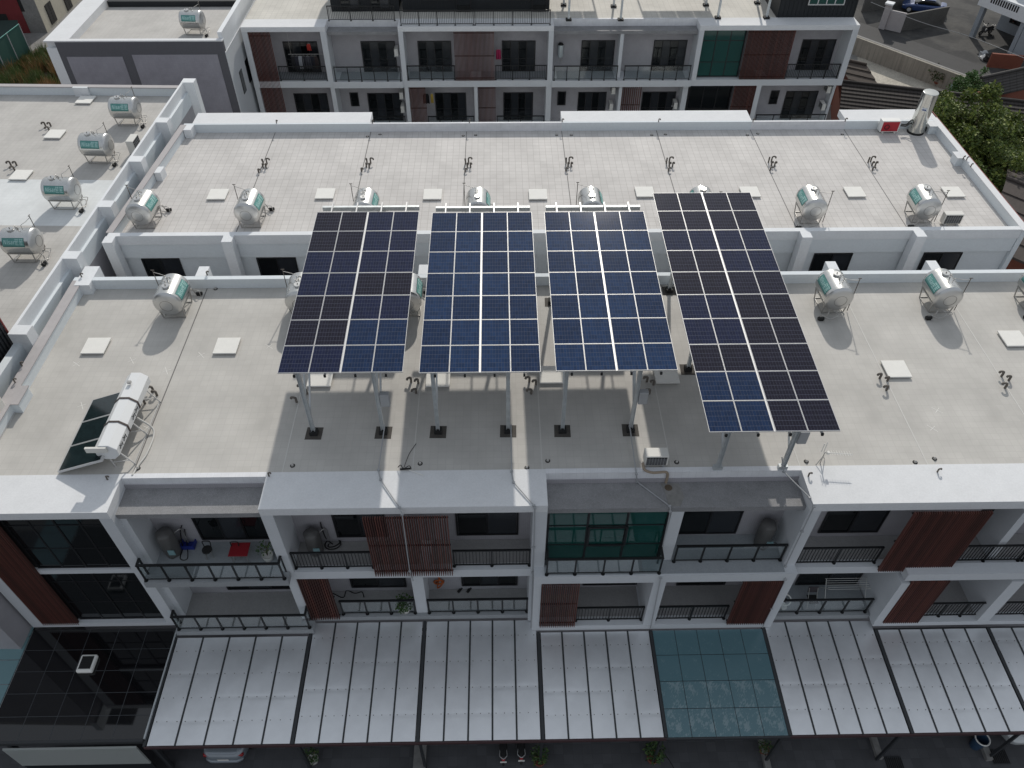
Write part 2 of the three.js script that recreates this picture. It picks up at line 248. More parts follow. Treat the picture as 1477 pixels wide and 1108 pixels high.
{ // F2: two houses behind one white frame
  const g = FH[2], k = FH[3];
  for (const [q, x0, x1] of [[g, 4.08, 9.2], [k, 9.2, 13.92]]) {
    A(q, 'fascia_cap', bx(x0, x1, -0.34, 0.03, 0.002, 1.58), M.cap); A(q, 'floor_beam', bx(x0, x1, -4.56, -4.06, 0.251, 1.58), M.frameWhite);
    A(q, 'balcony_floor', bx(x0 + 0.43, x1 - (q === k ? 0.51 : 0), -4.059, -4.045, 0.26, 1.3), M.floorDark);
    A(q, 'balcony_slab', bx(q === g ? 4.61 : x0, x1, -8.15, -7.86, 0.251, 1.45), M.greySlab); A(q, 'balcony_floor', bx(q === g ? 4.62 : x0, x1 - (q === k ? 0.5 : 0), -7.859, -7.845, 0.26, 1.15), M.floorDark);
  }
  A(g, 'pillar', bx(4.08, 4.5, -4.059, -0.341, 0.251, 1.58), M.frameWhite); A(k, 'pillar', bx(13.42, 13.92, -4.059, -0.341, 0.251, 1.58), M.frameWhite);
  A(g, 'pillar', bx(4.08, 4.44, -7.85, -4.561, 0.251, 1.5), M.frameWhite); A(k, 'pillar', bx(8.78, 9.24, -7.859, -4.561, 0.251, 1.3), M.frameWhite); A(k, 'pillar', bx(13.38, 13.52, -8.15, -4.561, 0.251, 1.58), M.frameWhite);
  slatScreen(g, 7.55, 9.2, -4.14, -0.36, 1.66, 20); slatScreen(k, 9.2, 10.5, -4.14, -0.36, 1.66, 16);
  slatScreen(g, 4.46, 5.66, -7.84, -4.6, 1.46, 13);
  barRailing(g, 4.52, 7.5, 1.42, -4.059, 3); barRailing(k, 10.5, 13.4, 1.42, -4.059, 2);
  glassRailing(g, 5.75, 8.72, 1.32, -7.859, 3); glassRailing(k, 9.3, 13.34, 1.32, -7.859, 4);
  winPx(g, [486.6, 773.5], [560, 773], -1.4, 0.251, 2); winPx(k, [659, 770.5], [747.5, 770.5], -1.4, 0.251, 2);
  winPx(g, [507.5, 846.5], [587, 845.5], -5.4, 0.251, 2); winPx(k, [666, 843.5], [746.5, 843.5], -5.4, 0.251, 3);
}
{ // M: recessed upper floor over a deep lower frame
  const g = FH[4], k = FH[5];
  recessTop(g, 13.921, 18.4); recessTop(k, 18.4, 22.989);
  for (const [q, x0, x1] of [[g, 13.53, 18.32], [k, 18.32, 23.43]]) {
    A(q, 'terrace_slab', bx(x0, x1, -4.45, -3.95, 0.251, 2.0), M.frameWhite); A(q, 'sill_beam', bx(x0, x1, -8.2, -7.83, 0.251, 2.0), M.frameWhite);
    A(q, 'terrace_floor', bx(Math.max(x0, 13.93), Math.min(x1, 22.97), -3.949, -3.935, 0.26, 1.93), M.floorPale); A(q, 'balcony_floor', bx(x0 + 0.3, x1 - 0.3, -7.829, -7.815, 0.26, 1.6), M.floorDark);
  }
  A(g, 'pillar', bx(13.53, 13.82, -7.829, -4.451, 0.251, 2.0), M.frameWhite); A(g, 'pillar', bx(18.08, 18.56, -7.829, -4.451, 0.251, 1.98), M.frameWhite); A(k, 'pillar', bx(23.08, 23.43, -7.829, -4.451, 0.251, 2.0), M.frameWhite);
  slatScreen(g, 13.83, 15.29, -7.82, -4.46, 1.96, 19); slatScreen(k, 21.5, 23.07, -7.82, -4.46, 1.96, 20);
  barRailing(g, 15.31, 18.06, 1.78, -7.829, 2); barRailing(k, 18.58, 21.48, 1.78, -7.829, 2);
  A(k, 'pillar', bx(18.32, 18.76, -3.949, -0.741, 0.251, 1.34), M.frameWhite);
  // green glazed bay
  const bay = windowPart(g, 13.95, 18.30, -3.94, -0.75, 1.22, 3, { name: 'glazed_bay', rows: [1, 1.3, 0.9], fw: 0.08, glass: M.glassGreen });
  A(bay, 'opening_sash', [bx(15.45, 16.9, -2.95, -2.87, 1.285, 1.33), bx(15.45, 16.9, -1.8, -1.72, 1.285, 1.33), bx(15.45, 15.53, -2.87, -1.8, 1.285, 1.33), bx(16.82, 16.9, -2.87, -1.8, 1.285, 1.33)], M.windowFrame);
  glassRailing(g, 14.0, 18.22, 1.9, -3.949, 4, 1.1, [0.45, 0.45]);
  glassRailing(k, 18.85, 22.9, 1.42, -3.949, 4);
  winPx(k, [974, 768.7], [1060.5, 768.7], -1.5, 0.251, 2);
  winPx(g, [840, 842.5], [918, 842.5], -5.6, 0.251, 2); winPx(k, [975, 842.5], [1045, 842.5], -5.6, 0.251, 2);
  A(g, 'room_wall', bx(13.93, 18.3, -3.93, -0.75, 0.27, 0.3), M.greySlab);
}
{ // F4: three houses behind one white frame, lower frame set forward on the right
  const X = [22.99, 27.6, 32.2, 37.4];
  for (let j = 0; j < 3; j++) { const q = FH[6 + j], x0 = X[j], x1 = X[j + 1];
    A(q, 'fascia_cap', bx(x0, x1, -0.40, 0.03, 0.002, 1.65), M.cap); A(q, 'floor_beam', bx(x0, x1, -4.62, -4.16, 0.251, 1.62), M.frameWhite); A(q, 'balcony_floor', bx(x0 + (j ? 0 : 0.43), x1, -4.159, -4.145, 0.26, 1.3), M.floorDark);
    if (j) { A(q, 'lower_frame_top', bx(x0, x1, -4.42, -3.97, 1.625, 2.1), M.frameWhite); A(q, 'sill_beam', bx(x0, x1, -8.05, -7.76, 0.251, 2.1), M.frameWhite); A(q, 'balcony_floor', bx(x0 + 0.4, x1, -7.759, -7.745, 0.26, 1.7), M.floorDark); barRailing(q, j === 1 ? 29.4 : 32.25, x1 - 0.05, 1.85, -7.759, 3); }
  }
  const g = FH[6], k = FH[7], m = FH[8];
  A(g, 'pillar', bx(22.99, 23.42, -4.159, -0.401, 0.251, 1.62), M.frameWhite); A(k, 'pillar', bx(27.57, 27.9, -7.759, -4.625, 0.251, 2.1), M.frameWhite); A(m, 'pillar', bx(31.85, 32.35, -7.759, -4.625, 0.251, 2.08), M.frameWhite); A(m, 'party_wall', bx(31.0, 31.3, -4.159, -0.401, 0.251, 1.3), M.frameWhite);
  A(g, 'balcony_slab', bx(23.44, 27.56, -8.15, -7.86, 0.251, 1.7), M.greySlab); A(g, 'balcony_floor', bx(23.45, 27.55, -7.859, -7.845, 0.26, 1.4), M.floorPale);
  glassRailing(g, 23.6, 27.4, 1.56, -7.859, 4);
  slatScreen(g, 26.62, 27.6, -4.24, -0.42, 1.7, 12); slatScreen(k, 27.6, 29.37, -4.24, -0.42, 1.7, 22); slatScreen(k, 27.92, 29.38, -7.75, -4.44, 2.04, 18);
  barRailing(g, 23.44, 26.6, 1.45, -4.159, 2); barRailing(k, 29.4, 32.15, 1.45, -4.159, 2); barRailing(m, 32.25, 37.2, 1.45, -4.159, 4);
  winPx(g, [1179, 767.5], [1265, 766.5], -1.6, 0.251, 2); winPx(k, [1395, 764], [1433, 764], -1.6, 0.251, 2);
  winPx(g, [1146, 843], [1235, 841], -5.6, 0.251, 2);
}
{ // chalk crosses left on the roof tiles
  const marks = [[190, 520, 1], [110, 525, 1], [118, 585, 1], [240, 535, 0], [290, 512, 0], [388, 500, 6], [1352, 592, 6], [1345, 618, 6], [212, 617, 1]];
  for (const [px, py, h] of marks) { const p = onY(px, py, 0), a = rr(0.4, 1.1), g = FH[h === 6 ? 6 : p.x < -0.65 ? 0 : 1]; A(g, 'chalk_mark', [beam([p.x - 0.22 * Math.cos(a), 0.002, p.z - 0.22 * Math.sin(a)], [p.x + 0.22 * Math.cos(a), 0.002, p.z + 0.22 * Math.sin(a)], 0.016, 0.003), beam([p.x - 0.16 * Math.sin(a), 0.0035, p.z + 0.16 * Math.cos(a)], [p.x + 0.16 * Math.sin(a), 0.0035, p.z - 0.16 * Math.cos(a)], 0.016, 0.003)], M.hatch); }
}
// conduits running over the parapet and down the white frames
const conduit = (label, pts, r = 0.022) => { const b = pts[0], g = T('conduit', label, 'conduit', [b.x, b.y, b.z], { group: 'grey conduits from the arrays to the street' }); A(g, 'pipe', tube(pts, r, pts.length * 8, 0.05), M.pipeGrey); for (let i = 1; i < pts.length - 1; i++) A(g, 'clamp', bx(pts[i].x - 0.05, pts[i].x + 0.05, pts[i].y - 0.03, pts[i].y + 0.03, pts[i].z - 0.03, pts[i].z + 0.03), M.pipeGrey); };
{ const V = (x, y, z) => new THREE.Vector3(x, y, z), cy = (px, py, y) => onY(px, py, y + 0.03), cz = (px, py, z) => onZ(px, py, z);
  conduit('grey conduit from solar array post over the slatted balcony', [cz(555, 612, -1.7), cy(546, 678, 0.06), cy(549, 692, 0.06), cy(576, 732, 0.05), cz(580, 742, 1.78), cz(591, 824, 1.78), cz(596, 838, 1.66)]);
  conduit('grey conduit from solar array post down the white corner pillar', [cz(737, 612, -1.7), cy(738, 680, 0.06), cy(741, 696, 0.06), cy(770, 729, 0.05), cz(771.5, 733, 1.64), cz(770, 790, 1.64), cz(768.5, 826, 1.64), cz(766, 905, 2.05)]);
  conduit('grey conduit crossing the grey recessed canopy', [cz(908, 612, -1.7), cy(918, 684, 0.06), cz(919, 695, 0.26), cy(966, 730, -0.47), cz(967, 738, 1.42), cz(950, 815, 1.42), cz(953, 834, 2.06), cz(938, 907, 2.06)]);
  conduit('grey conduit from tall solar array along the white frame', [cz(1128, 660, 0.1), cy(1131, 681, 0.06), cy(1168, 718, 0.08), cz(1174, 731, 1.7), cz(1157, 767, 1.7), cz(1133, 817, 1.7), cz(1133, 836, 2.05), cz(1113, 878, 2.05), cz(1100, 905, 2.08)]);
}
// ---------------------------------------------------------------- ground and streets
structure('ground', prism([[-160, 60], [160, 60], [160, -200], [-160, -200]], G0 - 0.4, G0), M.concrete);
structure('front_street', prism([[-60, 40], [90, 40], [90, 9.3], [-60, 9.3]], G0 - 0.2, G0 + 0.004), M.asphalt);
structure('forecourt_paving', prism([[-60, 8.5], [90, 8.5], [90, 0.2], [-60, 0.2]], G0 - 0.2, G0 + 0.006), M.paving);
structure('drain_kerb', prism([[-60, 9.29], [90, 9.29], [90, 8.52], [-60, 8.52]], G0 - 0.2, G0 + 0.03), M.concrete);
structure('lane_between_rows', prism([[-5, -26.5], [39, -26.5], [39, -39], [-5, -39]], G0 - 0.2, G0 + 0.004), M.asphalt);

// ---------------------------------------------------------------- middle row
const BBd = [-5.95, -0.35, 5.08, 10.55, 16.0, 21.45, 26.87, 32.3, 37.34], BH = [];
const BLAB = ['end terraced house of the middle row against the tall stepped wall', 'terraced house of the middle row with tank beside the first pilaster', 'terraced house of the middle row behind the purplish array frame', 'terraced house of the middle row with thin parapet behind the second array',
  'terraced house of the middle row with tank behind the third array and broad white cap', 'terraced house of the middle row behind the longest solar array', 'terraced house of the middle row with one clear tank past the longest array', 'end terraced house of the middle row with upright steel boiler and red unit'];
for (let i = 0; i < 8; i++) {
  const a = BBd[i], b = BBd[i + 1], g = T('terraced_house', BLAB[i], 'house', [a, G0, -13.7], { group: 'terraced houses of the middle row' }); BH.push(g);
  const skew = (z) => i ? a : -6.05 + (-13.7 - z) * 0.06, plan = (z0, z1) => [[skew(z0), z0], [b, z0], [b, z1], [skew(z1), z1]];
  A(g, 'wall', prism(plan(-13.85, -24.55), G0, -0.3), M.whiteBlue);
  A(g, 'roof', prism(plan(-13.95, -24.42), -0.299, 0), M.roofBack);
  A(g, 'front_parapet', prism(plan(-13.67, -13.951), 0.0, 0.5), M.white); A(g, 'front_beam', prism(plan(-13.72, -13.95), -0.8, -0.002), M.whiteBlue); 
  A(g, 'rear_parapet', prism(plan(-24.421, -24.56), -0.299, 0.5), [2, 3, 6].includes(i) ? M.curb : M.whiteBlue);
  if (![2, 3, 6].includes(i)) A(g, 'rear_cap', bx(i ? a : -4.95, i === 7 ? b + 0.26 : b, 0.12, 0.503, -25.8, -24.561), M.cap);
  A(g, 'pilaster', bx(i ? a - 0.24 : -6.1, i ? a + 0.24 : -5.63, -9, 0.504, -13.669, -13.15), M.white);
  if (i) A(g, 'roof_joint', bx(a - 0.018, a + 0.018, 0.0005, 0.005, -24.4, -13.96), M.joint);
  const wx = a + 0.95 + (i === 0 ? 0.05 : 0); windowPart(g, i === 0 ? -4.97 : a + 0.92, i === 0 ? -3.14 : a + 2.82, -2.6, -0.92, -13.85, 2, { fw: 0.05 });
}
{ const g = BH[0]; // left side parapet, a low wall with grey coping
  const w = (x, z) => x - 6.05 + (-13.7 - z) * 0.06;
  const P = (x0, x1, z0, z1) => [[w(x0, z0), z0], [w(x1, z0), z0], [w(x1, z1), z1], [w(x0, z1), z1]];
  A(g, 'side_parapet', prism(P(-0.1, 0.14, -13.96, -24.41), 0.001, 0.46), M.whiteBlue); A(g, 'coping', prism(P(-0.16, 0.17, -13.96, -24.41), 0.461, 0.506), M.coping); A(g, 'pier', prism(P(0.18, 0.5, -19.3, -19.9), 0.001, 0.5), M.white); A(g, 'pier', prism(P(0.18, 0.6, -23.8, -24.41), 0.001, 0.506), M.white);
}
{ const g = BH[7];
  A(g, 'side_parapet', [bx(37.35, 37.6, G0, 0.46, -24.8, -13.67), bx(37.0, 37.349, 0.001, 0.46, -20.9, -20.3), bx(36.9, 37.349, 0.001, 0.46, -24.41, -23.8)], M.whiteBlue);
  A(g, 'coping', [bx(37.30, 37.66, 0.461, 0.508, -24.8, -13.6), bx(36.96, 37.299, 0.461, 0.506, -20.95, -20.25), bx(36.86, 37.299, 0.461, 0.506, -24.41, -23.75)], M.cap);
  A(g, 'red_coping_edge', bx(37.661, 37.70, 0.40, 0.512, -25.8, -13.6), M.redTrim);
}
// ---------------------------------------------------------------- left row, turned a little: x to the left is negative, z runs back along the stepped wall
const LF = { x: -6.41, z: -6.73, a: -0.03037 };
const LZ = [0.55, -4.4, -8.47, -12.64, -16.8, -21.7], LH = [];
const LLAB = ['house of the left row with tank beside the black clad penthouse', 'house of the left row with grey tiled roof and one tank', 'house of the left row with pale white roof', 'house of the left row with tank and small air conditioner at the wall', 'end house of the left row with rear parapet'];
for (let i = 0; i < 5; i++) {
  const a = LZ[i], b = LZ[i + 1], g = T('terraced_house', LLAB[i], 'house', [-0.75, G0, a], { group: 'terraced houses of the left row', frame: LF }); LH.push(g);
  const rear = i === 4 ? -22.2 : b;
  A(g, 'wall', bx(-16, -0.48, G0, -0.3, rear - (i === 4 ? 0.25 : 0), a), M.facade);
  A(g, 'roof', bx(-16, -0.74, -0.299, 0, rear, a), i === 2 ? M.roofPale : M.roofLeft);
  A(g, 'ledge_wall', bx(-0.739, -0.479, -0.299, 0.5, b, a), M.whiteBlue); A(g, 'rim', bx(-0.739, -0.62, 0.501, 1.1, b, a - 0.56), M.white);
  A(g, 'column', bx(-0.745, 0, G0, 1.104, a - 0.555, a), M.white);
  if (i === 4) { A(g, 'column', bx(-0.745, 0, G0, 1.104, -22.25, -21.705), M.white); A(g, 'rear_parapet', bx(-16, -0.75, -0.299, 0.5, -22.45, -22.201), M.whiteBlue); A(g, 'coping', bx(-16, -0.75, 0.501, 0.55, -22.5, -22.15), M.coping); A(g, 'pier', bx(-7.6, -6.7, -0.299, 0.56, -22.2, -22.05), M.white); }
}
A(LH[0], 'window', bx(-0.479, -0.44, -4.5, -0.7, -6.2, -4.95), M.glassDark);
{ const g = T('terraced_house', 'near house of the left row with black corrugated penthouse behind white parapet', 'house', [-0.75, G0, 9], { group: 'terraced houses of the left row', frame: LF });
  A(g, 'wall', bx(-16, -0.48, G0, -0.3, 0.551, 9.2), M.facade); A(g, 'roof', bx(-16, -0.74, -0.299, 0, 0.551, 9.2), M.roofLeft); A(g, 'side_parapet', bx(-0.739, -0.42, -0.299, 0.6, 0.551, 9.2), M.whiteBlue);
  const pent = A(g, 'penthouse', bx(-10, -0.95, 0.001, 4.5, 0.3, 7.5), M.blackClad);
  for (let z = 0.4; z < 5; z += 0.2) A(pent, 'cladding_rib', bx(-0.949, -0.915, 0.05, 4.45, z, z + 0.1), M.blackClad); A(pent, 'trim', [bx(-0.949, -0.80, 0.001, 0.05, 0.3, 7.5), bx(-0.949, -0.9, 0.051, 4.5, 0.24, 0.299)], M.redTrim);
}
// ---------------------------------------------------------------- back row, its front in the shade
const CB = [-5.70, 0.22, 5.33, 10.75, 16.4, 21.5, 26.8, 32.2, 38.22], CH = [];
const CLAB = ['end house of the back row with tall red slatted screen and laundry on the balcony', 'house of the back row with black penthouse, recessed balcony and glass rail', 'house of the back row with glass railed balcony left of the patched slat screen', 'house of the back row with pink cloth hanging beside the slat screen', 'house of the back row with wall mounted water heater on the balcony', 'house of the back row with steel posts on its sunny roof', 'house of the back row with green glazed bay and brown slats', 'end house of the back row with black clad penthouse and barred balcony'];
const ZF = -39.42, ZW = -41.0;
for (let i = 0; i < 8; i++) {
  const a = CB[i], b = CB[i + 1], g = T('terraced_house', CLAB[i], 'house', [a, G0, ZF], { group: 'terraced houses of the back row' }); CH.push(g);
  A(g, 'wall', bx(a, b, G0, -0.3, -52, ZW), M.facade); A(g, 'roof', bx(a, b, -0.299, 0, -52, -40.85), M.roofFar);
  const framed = [0, 2, 3, 6, 7].includes(i);
  if (framed) A(g, 'fascia_cap', bx(a, b, -0.31, 0.03, -40.849, ZF), M.cap); else { A(g, 'curb', bx(a, b, -0.45, 0.04, -40.849, -40.65), M.curb); A(g, 'canopy_slab', bx(a, b, -0.66, -0.45, -40.649, -39.75), M.aggregate); }
  A(g, 'floor_beam', bx(a, b, -4.38, -3.9, ZW + 0.001, framed ? ZF : ZF + 0.12), M.frameWhite); A(g, 'balcony_floor', bx(a + 0.4, b - 0.4, -3.899, -3.885, ZW + 0.01, ZF - 0.3), M.floorPale);
  A(g, 'balcony_slab', bx(a, b, -8.3, -7.85, ZW + 0.001, ZF), M.frameWhite);
}
const pil = (i, x0, x1, y0, y1, z = ZF) => A(CH[i], 'pillar', bx(x0, x1, y0, y1, ZW + 0.001, z), M.frameWhite);
pil(0, -5.70, -5.3, -3.9, -0.311); pil(0, -0.18, 0.22, -3.9, -0.311); pil(0, -5.70, -5.35, -7.85, -4.381, ZF - 0.01); pil(0, -0.1, 0.22, -7.85, -4.381, ZF - 0.01);
pil(2, 5.33, 5.67, -3.899, -0.311); pil(3, 16.05, 16.4, -3.899, -0.311); pil(2, 5.4, 5.7, -7.85, -4.381, ZF - 0.01); pil(3, 10.6, 10.85, -7.85, -4.381, ZF - 0.05); pil(3, 16.0, 16.4, -7.85, -4.381, ZF - 0.01);
pil(4, 21.25, 21.5, -3.899, -0.661, -39.8); pil(5, 21.5, 21.72, -7.85, -4.381, ZF - 0.01); pil(5, 26.4, 26.8, -7.85, -4.381, ZF - 0.4);
pil(6, 26.8, 27.15, -3.899, -0.311); pil(7, 37.8, 38.22, -3.899, -0.311); pil(6, 31.85, 32.2, -7.85, -4.381, ZF - 0.01); pil(7, 38.0, 38.2, -7.85, -4.381, ZF - 0.8);
const door = (i, x0, x1, o = {}) => windowPart(CH[i], x0, x1, o.y0 ?? -3.88, o.y1 ?? -1.6, ZW, o.cols ?? 4, { fw: 0.06, rows: o.rows ?? [1, 1.4] });
door(0, -3.38, -0.87); door(1, 2.32, 4.83); door(2, 6.49, 8.95); door(3, 12.71, 15.19); door(4, 18.6, 21.07); door(5, 23.96, 26.43); door(7, 35.0, 37.5);
for (const [i, x0, x1] of [[0, -3.35, -0.8], [1, 2.3, 4.9], [2, 7.5, 9.9], [3, 12.8, 15.1], [4, 18.6, 20.8], [5, 23.6, 26.2], [7, 34.8, 37.3]]) door(i, x0, x1, { y0: -7.8, y1: -5.55 });
for (const [i, x0] of [[1, 0.95], [4, 17.0], [7, 33.6]]) door(i, x0, x0 + 0.65, { y0: -6.6, y1: -5.5, cols: 1, rows: [1] });
slatScreen(CH[0], -5.28, -3.75, -7.8, -0.33, ZF - 0.1, 16, M.slat); slatScreen(CH[2], 9.25, 10.75, -3.89, -0.33, ZF - 0.08, 17, M.slatBack); slatScreen(CH[3], 10.75, 12.15, -3.89, -0.33, ZF - 0.08, 15, M.slatBack);
slatScreen(CH[2], 5.75, 6.95, -7.8, -4.4, ZF - 0.12, 13, M.slatBack); slatScreen(CH[3], 10.9, 12.2, -7.8, -4.4, ZF - 0.12, 14, M.slatBack);
slatScreen(CH[6], 30.35, 32.2, -3.89, -0.33, ZF - 0.08, 20, M.slat); slatScreen(CH[7], 32.2, 33.75, -3.89, -0.33, ZF - 0.08, 17, M.slat); slatScreen(CH[6], 30.2, 31.84, -7.8, -4.4, ZF - 0.12, 17, M.slat); slatScreen(CH[5], 21.75, 23.3, -7.8, -4.4, ZF - 0.5, 10, M.slatBack);
windowPart(CH[6], 27.16, 30.34, -3.88, -0.32, ZF - 0.5, 3, { name: 'glazed_bay', rows: [1, 1.5, 0.8], glass: M.glassGreen, fw: 0.06 }); windowPart(CH[6], 26.95, 30.2, -7.8, -4.4, ZF - 0.6, 3, { name: 'glazed_bay', rows: [1, 1.5], glass: M.glassDark, fw: 0.06 });
barRailing(CH[0], -3.7, -0.2, ZF - 0.12, -3.9, 2); glassRailing(CH[1], 0.4, 5.2, ZF + 0.02, -3.9, 5); glassRailing(CH[2], 5.75, 9.2, ZF - 0.12, -3.9, 4); barRailing(CH[3], 12.2, 16.0, ZF - 0.12, -3.9, 3);
glassRailing(CH[4], 16.55, 21.2, ZF + 0.02, -3.9, 5); glassRailing(CH[5], 21.75, 26.6, ZF + 0.02, -3.9, 5); barRailing(CH[7], 33.8, 37.75, ZF - 0.12, -3.9, 4);
for (const [i, x0, x1] of [[1, 0.4, 5.2], [2, 7.0, 10.5], [3, 12.3, 15.9], [7, 32.4, 37.8]]) glassRailing(CH[i], x0, x1, ZF - 0.15, -7.85, 4);
// roof storeys of the back row
function penthouse(i, x0, x1, z, h, o = {}) { const p = A(CH[i], 'penthouse', bx(x0, x1, 0.001, h, z - 6, z), M.blackClad, 'black metal clad roof storey'); for (let x = x0 + 0.1; x < x1; x += 0.3) A(p, 'cladding_rib', bx(x, x + 0.06, 0.02, h - 0.02, z, z + 0.03), M.blackClad); return p; }
penthouse(1, 0.3, 5.2, -42.3, 3.6); windowPart(CH[1], 1.0, 2.4, 0.2, 2.4, -42.24, 2); windowPart(CH[1], 3.2, 4.6, 0.2, 2.4, -42.24, 2);
penthouse(2, 5.5, 10.74, -42.2, 3.6); penthouse(3, 10.76, 16.2, -42.2, 3.6); for (const [i, x] of [[2, 7.0], [3, 12.6]]) windowPart(CH[i], x, x + 2.2, 0.8, 2.6, -42.14, 2, { glass: M.glassGreen }); windowPart(CH[2], 9.4, 10.5, 0.1, 2.2, -42.14, 1); windowPart(CH[3], 14.9, 16.0, 0.1, 2.2, -42.14, 1);
penthouse(7, 32.6, 38.2, -40.86, 4); windowPart(CH[7], 34.6, 37.2, 0.9, 2.6, -40.82, 4, { frame: M.alu, glass: M.glassGreen });
barRailing(CH[1], 0.35, 5.1, -40.45, 0.04, 3, 1.05); barRailing(CH[2], 5.55, 10.72, -39.62, 0.031, 4, 1.05); barRailing(CH[3], 10.78, 16.15, -39.62, 0.031, 4, 1.05);
// ---------------------------------------------------------------- panelled building at the upper left
{ const g = T('panelled_building', 'flat roofed building with dark grey wall and two pale panels', 'building', [-12, G0, -36]);
  const x0 = -17.9, x1 = -6.05, zf = -36.05, zr = -50;
  A(g, 'wall', bx(x0 + 0.7, x1, G0, -0.3, zr, zf), grainy([0.105, 0.105, 0.118], 0.12, 2.0, 101)); A(g, 'corner_strip', bx(x0, x0 + 0.699, G0, 0.0, zr, zf), M.white);
  A(g, 'roof', bx(x0 + 0.7, x1 - 0.3, -0.299, 0, -52, zf - 0.31), M.roofLeft); A(g, 'front_parapet', bx(x0 + 0.701, x1, -0.299, 0.42, zf - 0.3, zf), grainy([0.105, 0.105, 0.118], 0.12, 2.0, 101)); A(g, 'coping', [bx(x0, x1 + 0.02, 0.421, 0.5, zf - 0.32, zf + 0.02)], M.cap);
  A(g, 'side_parapet', bx(x0, x0 + 1.6, 0.001, 0.499, zr, zf - 0.321), M.cap); A(g, 'side_parapet', bx(x1 - 0.299, x1, -0.299, 0.9, zr, zf - 0.321), M.white); A(g, 'side_wall', bx(x1 + 0.001, x1 + 0.06, G0, -0.31, zr, zf - 0.01), M.frameWhite);
  const pm = tiled([0.285, 0.28, 0.315], 16, 2.4, [0.25, 0.245, 0.28], 0.06, 21);
  const pp = [[[96, 82], [176, 80], 127], [[190, 79], [313, 77], 135]];
  for (const [l, r] of pp) { const a = onZ(...l, zf), b = onZ(...r, zf); A(g, 'wall_panel', bx(a.x, b.x, -5.35, a.y, zf + 0.001, zf + 0.03), pm); }
  A(g, 'wall_panel', bx(-10, -6.6, -9, -6.5, zf + 0.001, zf + 0.03), pm);
  for (const [z, y] of [[-37.6, -2.4], [-39.4, -2.4], [-37.4, -6.4]]) A(g, 'window', bx(x1 + 0.061, x1 + 0.1, y - 1.6, y, z - 0.7, z), M.glassDark);
  A(g, 'roof_shed', bx(-16.2, -6.6, 0.001, 0.4, -52, -43.3), M.blackClad, 'low black metal roof cover');
}
// ---------------------------------------------------------------- solar arrays
M.galvPale = std({ color: rgb(0.55, 0.57, 0.58), metalness: 0.4, roughness: 0.45 });
function cellTex(base, seed) {
  const w = 400, h = 240, q = rng(seed), a = new Uint8Array(w * h * 4), tone = []; for (let i = 0; i < 60; i++) tone.push(0.82 + 0.36 * q());
  for (let y = 0; y < h; y++) for (let x = 0; x < w; x++) {
    const cx = x % 40, cy = y % 40, line = cx < 1.2 || cy < 1.2 || x < 5 || x > w - 6 || y < 5 || y > h - 6, bus = !line && (cx % 13 === 7), i = (y * w + x) * 4, k = tone[Math.floor(y / 40) * 10 + Math.floor(x / 40)];
    const dust = 0.004 * N2[(y % 512) * 512 + x % 512] + 0.008 * Math.max(0, N1[(y % 512) * 512 + x % 512] - 0.5);
    const c = line ? [0.085, 0.095, 0.13] : bus ? [base[0] + 0.012, base[1] + 0.014, base[2] + 0.02] : [base[0] * k + dust, base[1] * k + dust, base[2] * k + dust];
    for (let j = 0; j < 3; j++) a[i + j] = sr(c[j]); a[i + 3] = 255;
  }
  const t = new THREE.DataTexture(a, w, h, THREE.RGBAFormat); t.colorSpace = THREE.SRGBColorSpace; t.magFilter = THREE.LinearFilter; t.minFilter = THREE.LinearMipmapLinearFilter; t.generateMipmaps = true; t.needsUpdate = true; return t;
}
const PV = [[0.006, 0.020, 0.060], [0.009, 0.029, 0.082], [0.006, 0.010, 0.036], [0.009, 0.0085, 0.021], [0.0085, 0.0075, 0.017]].map((c, i) => phy({ map: cellTex(c, 300 + i), roughness: 0.07, ior: 1.4, specularIntensity: 0.5 }));
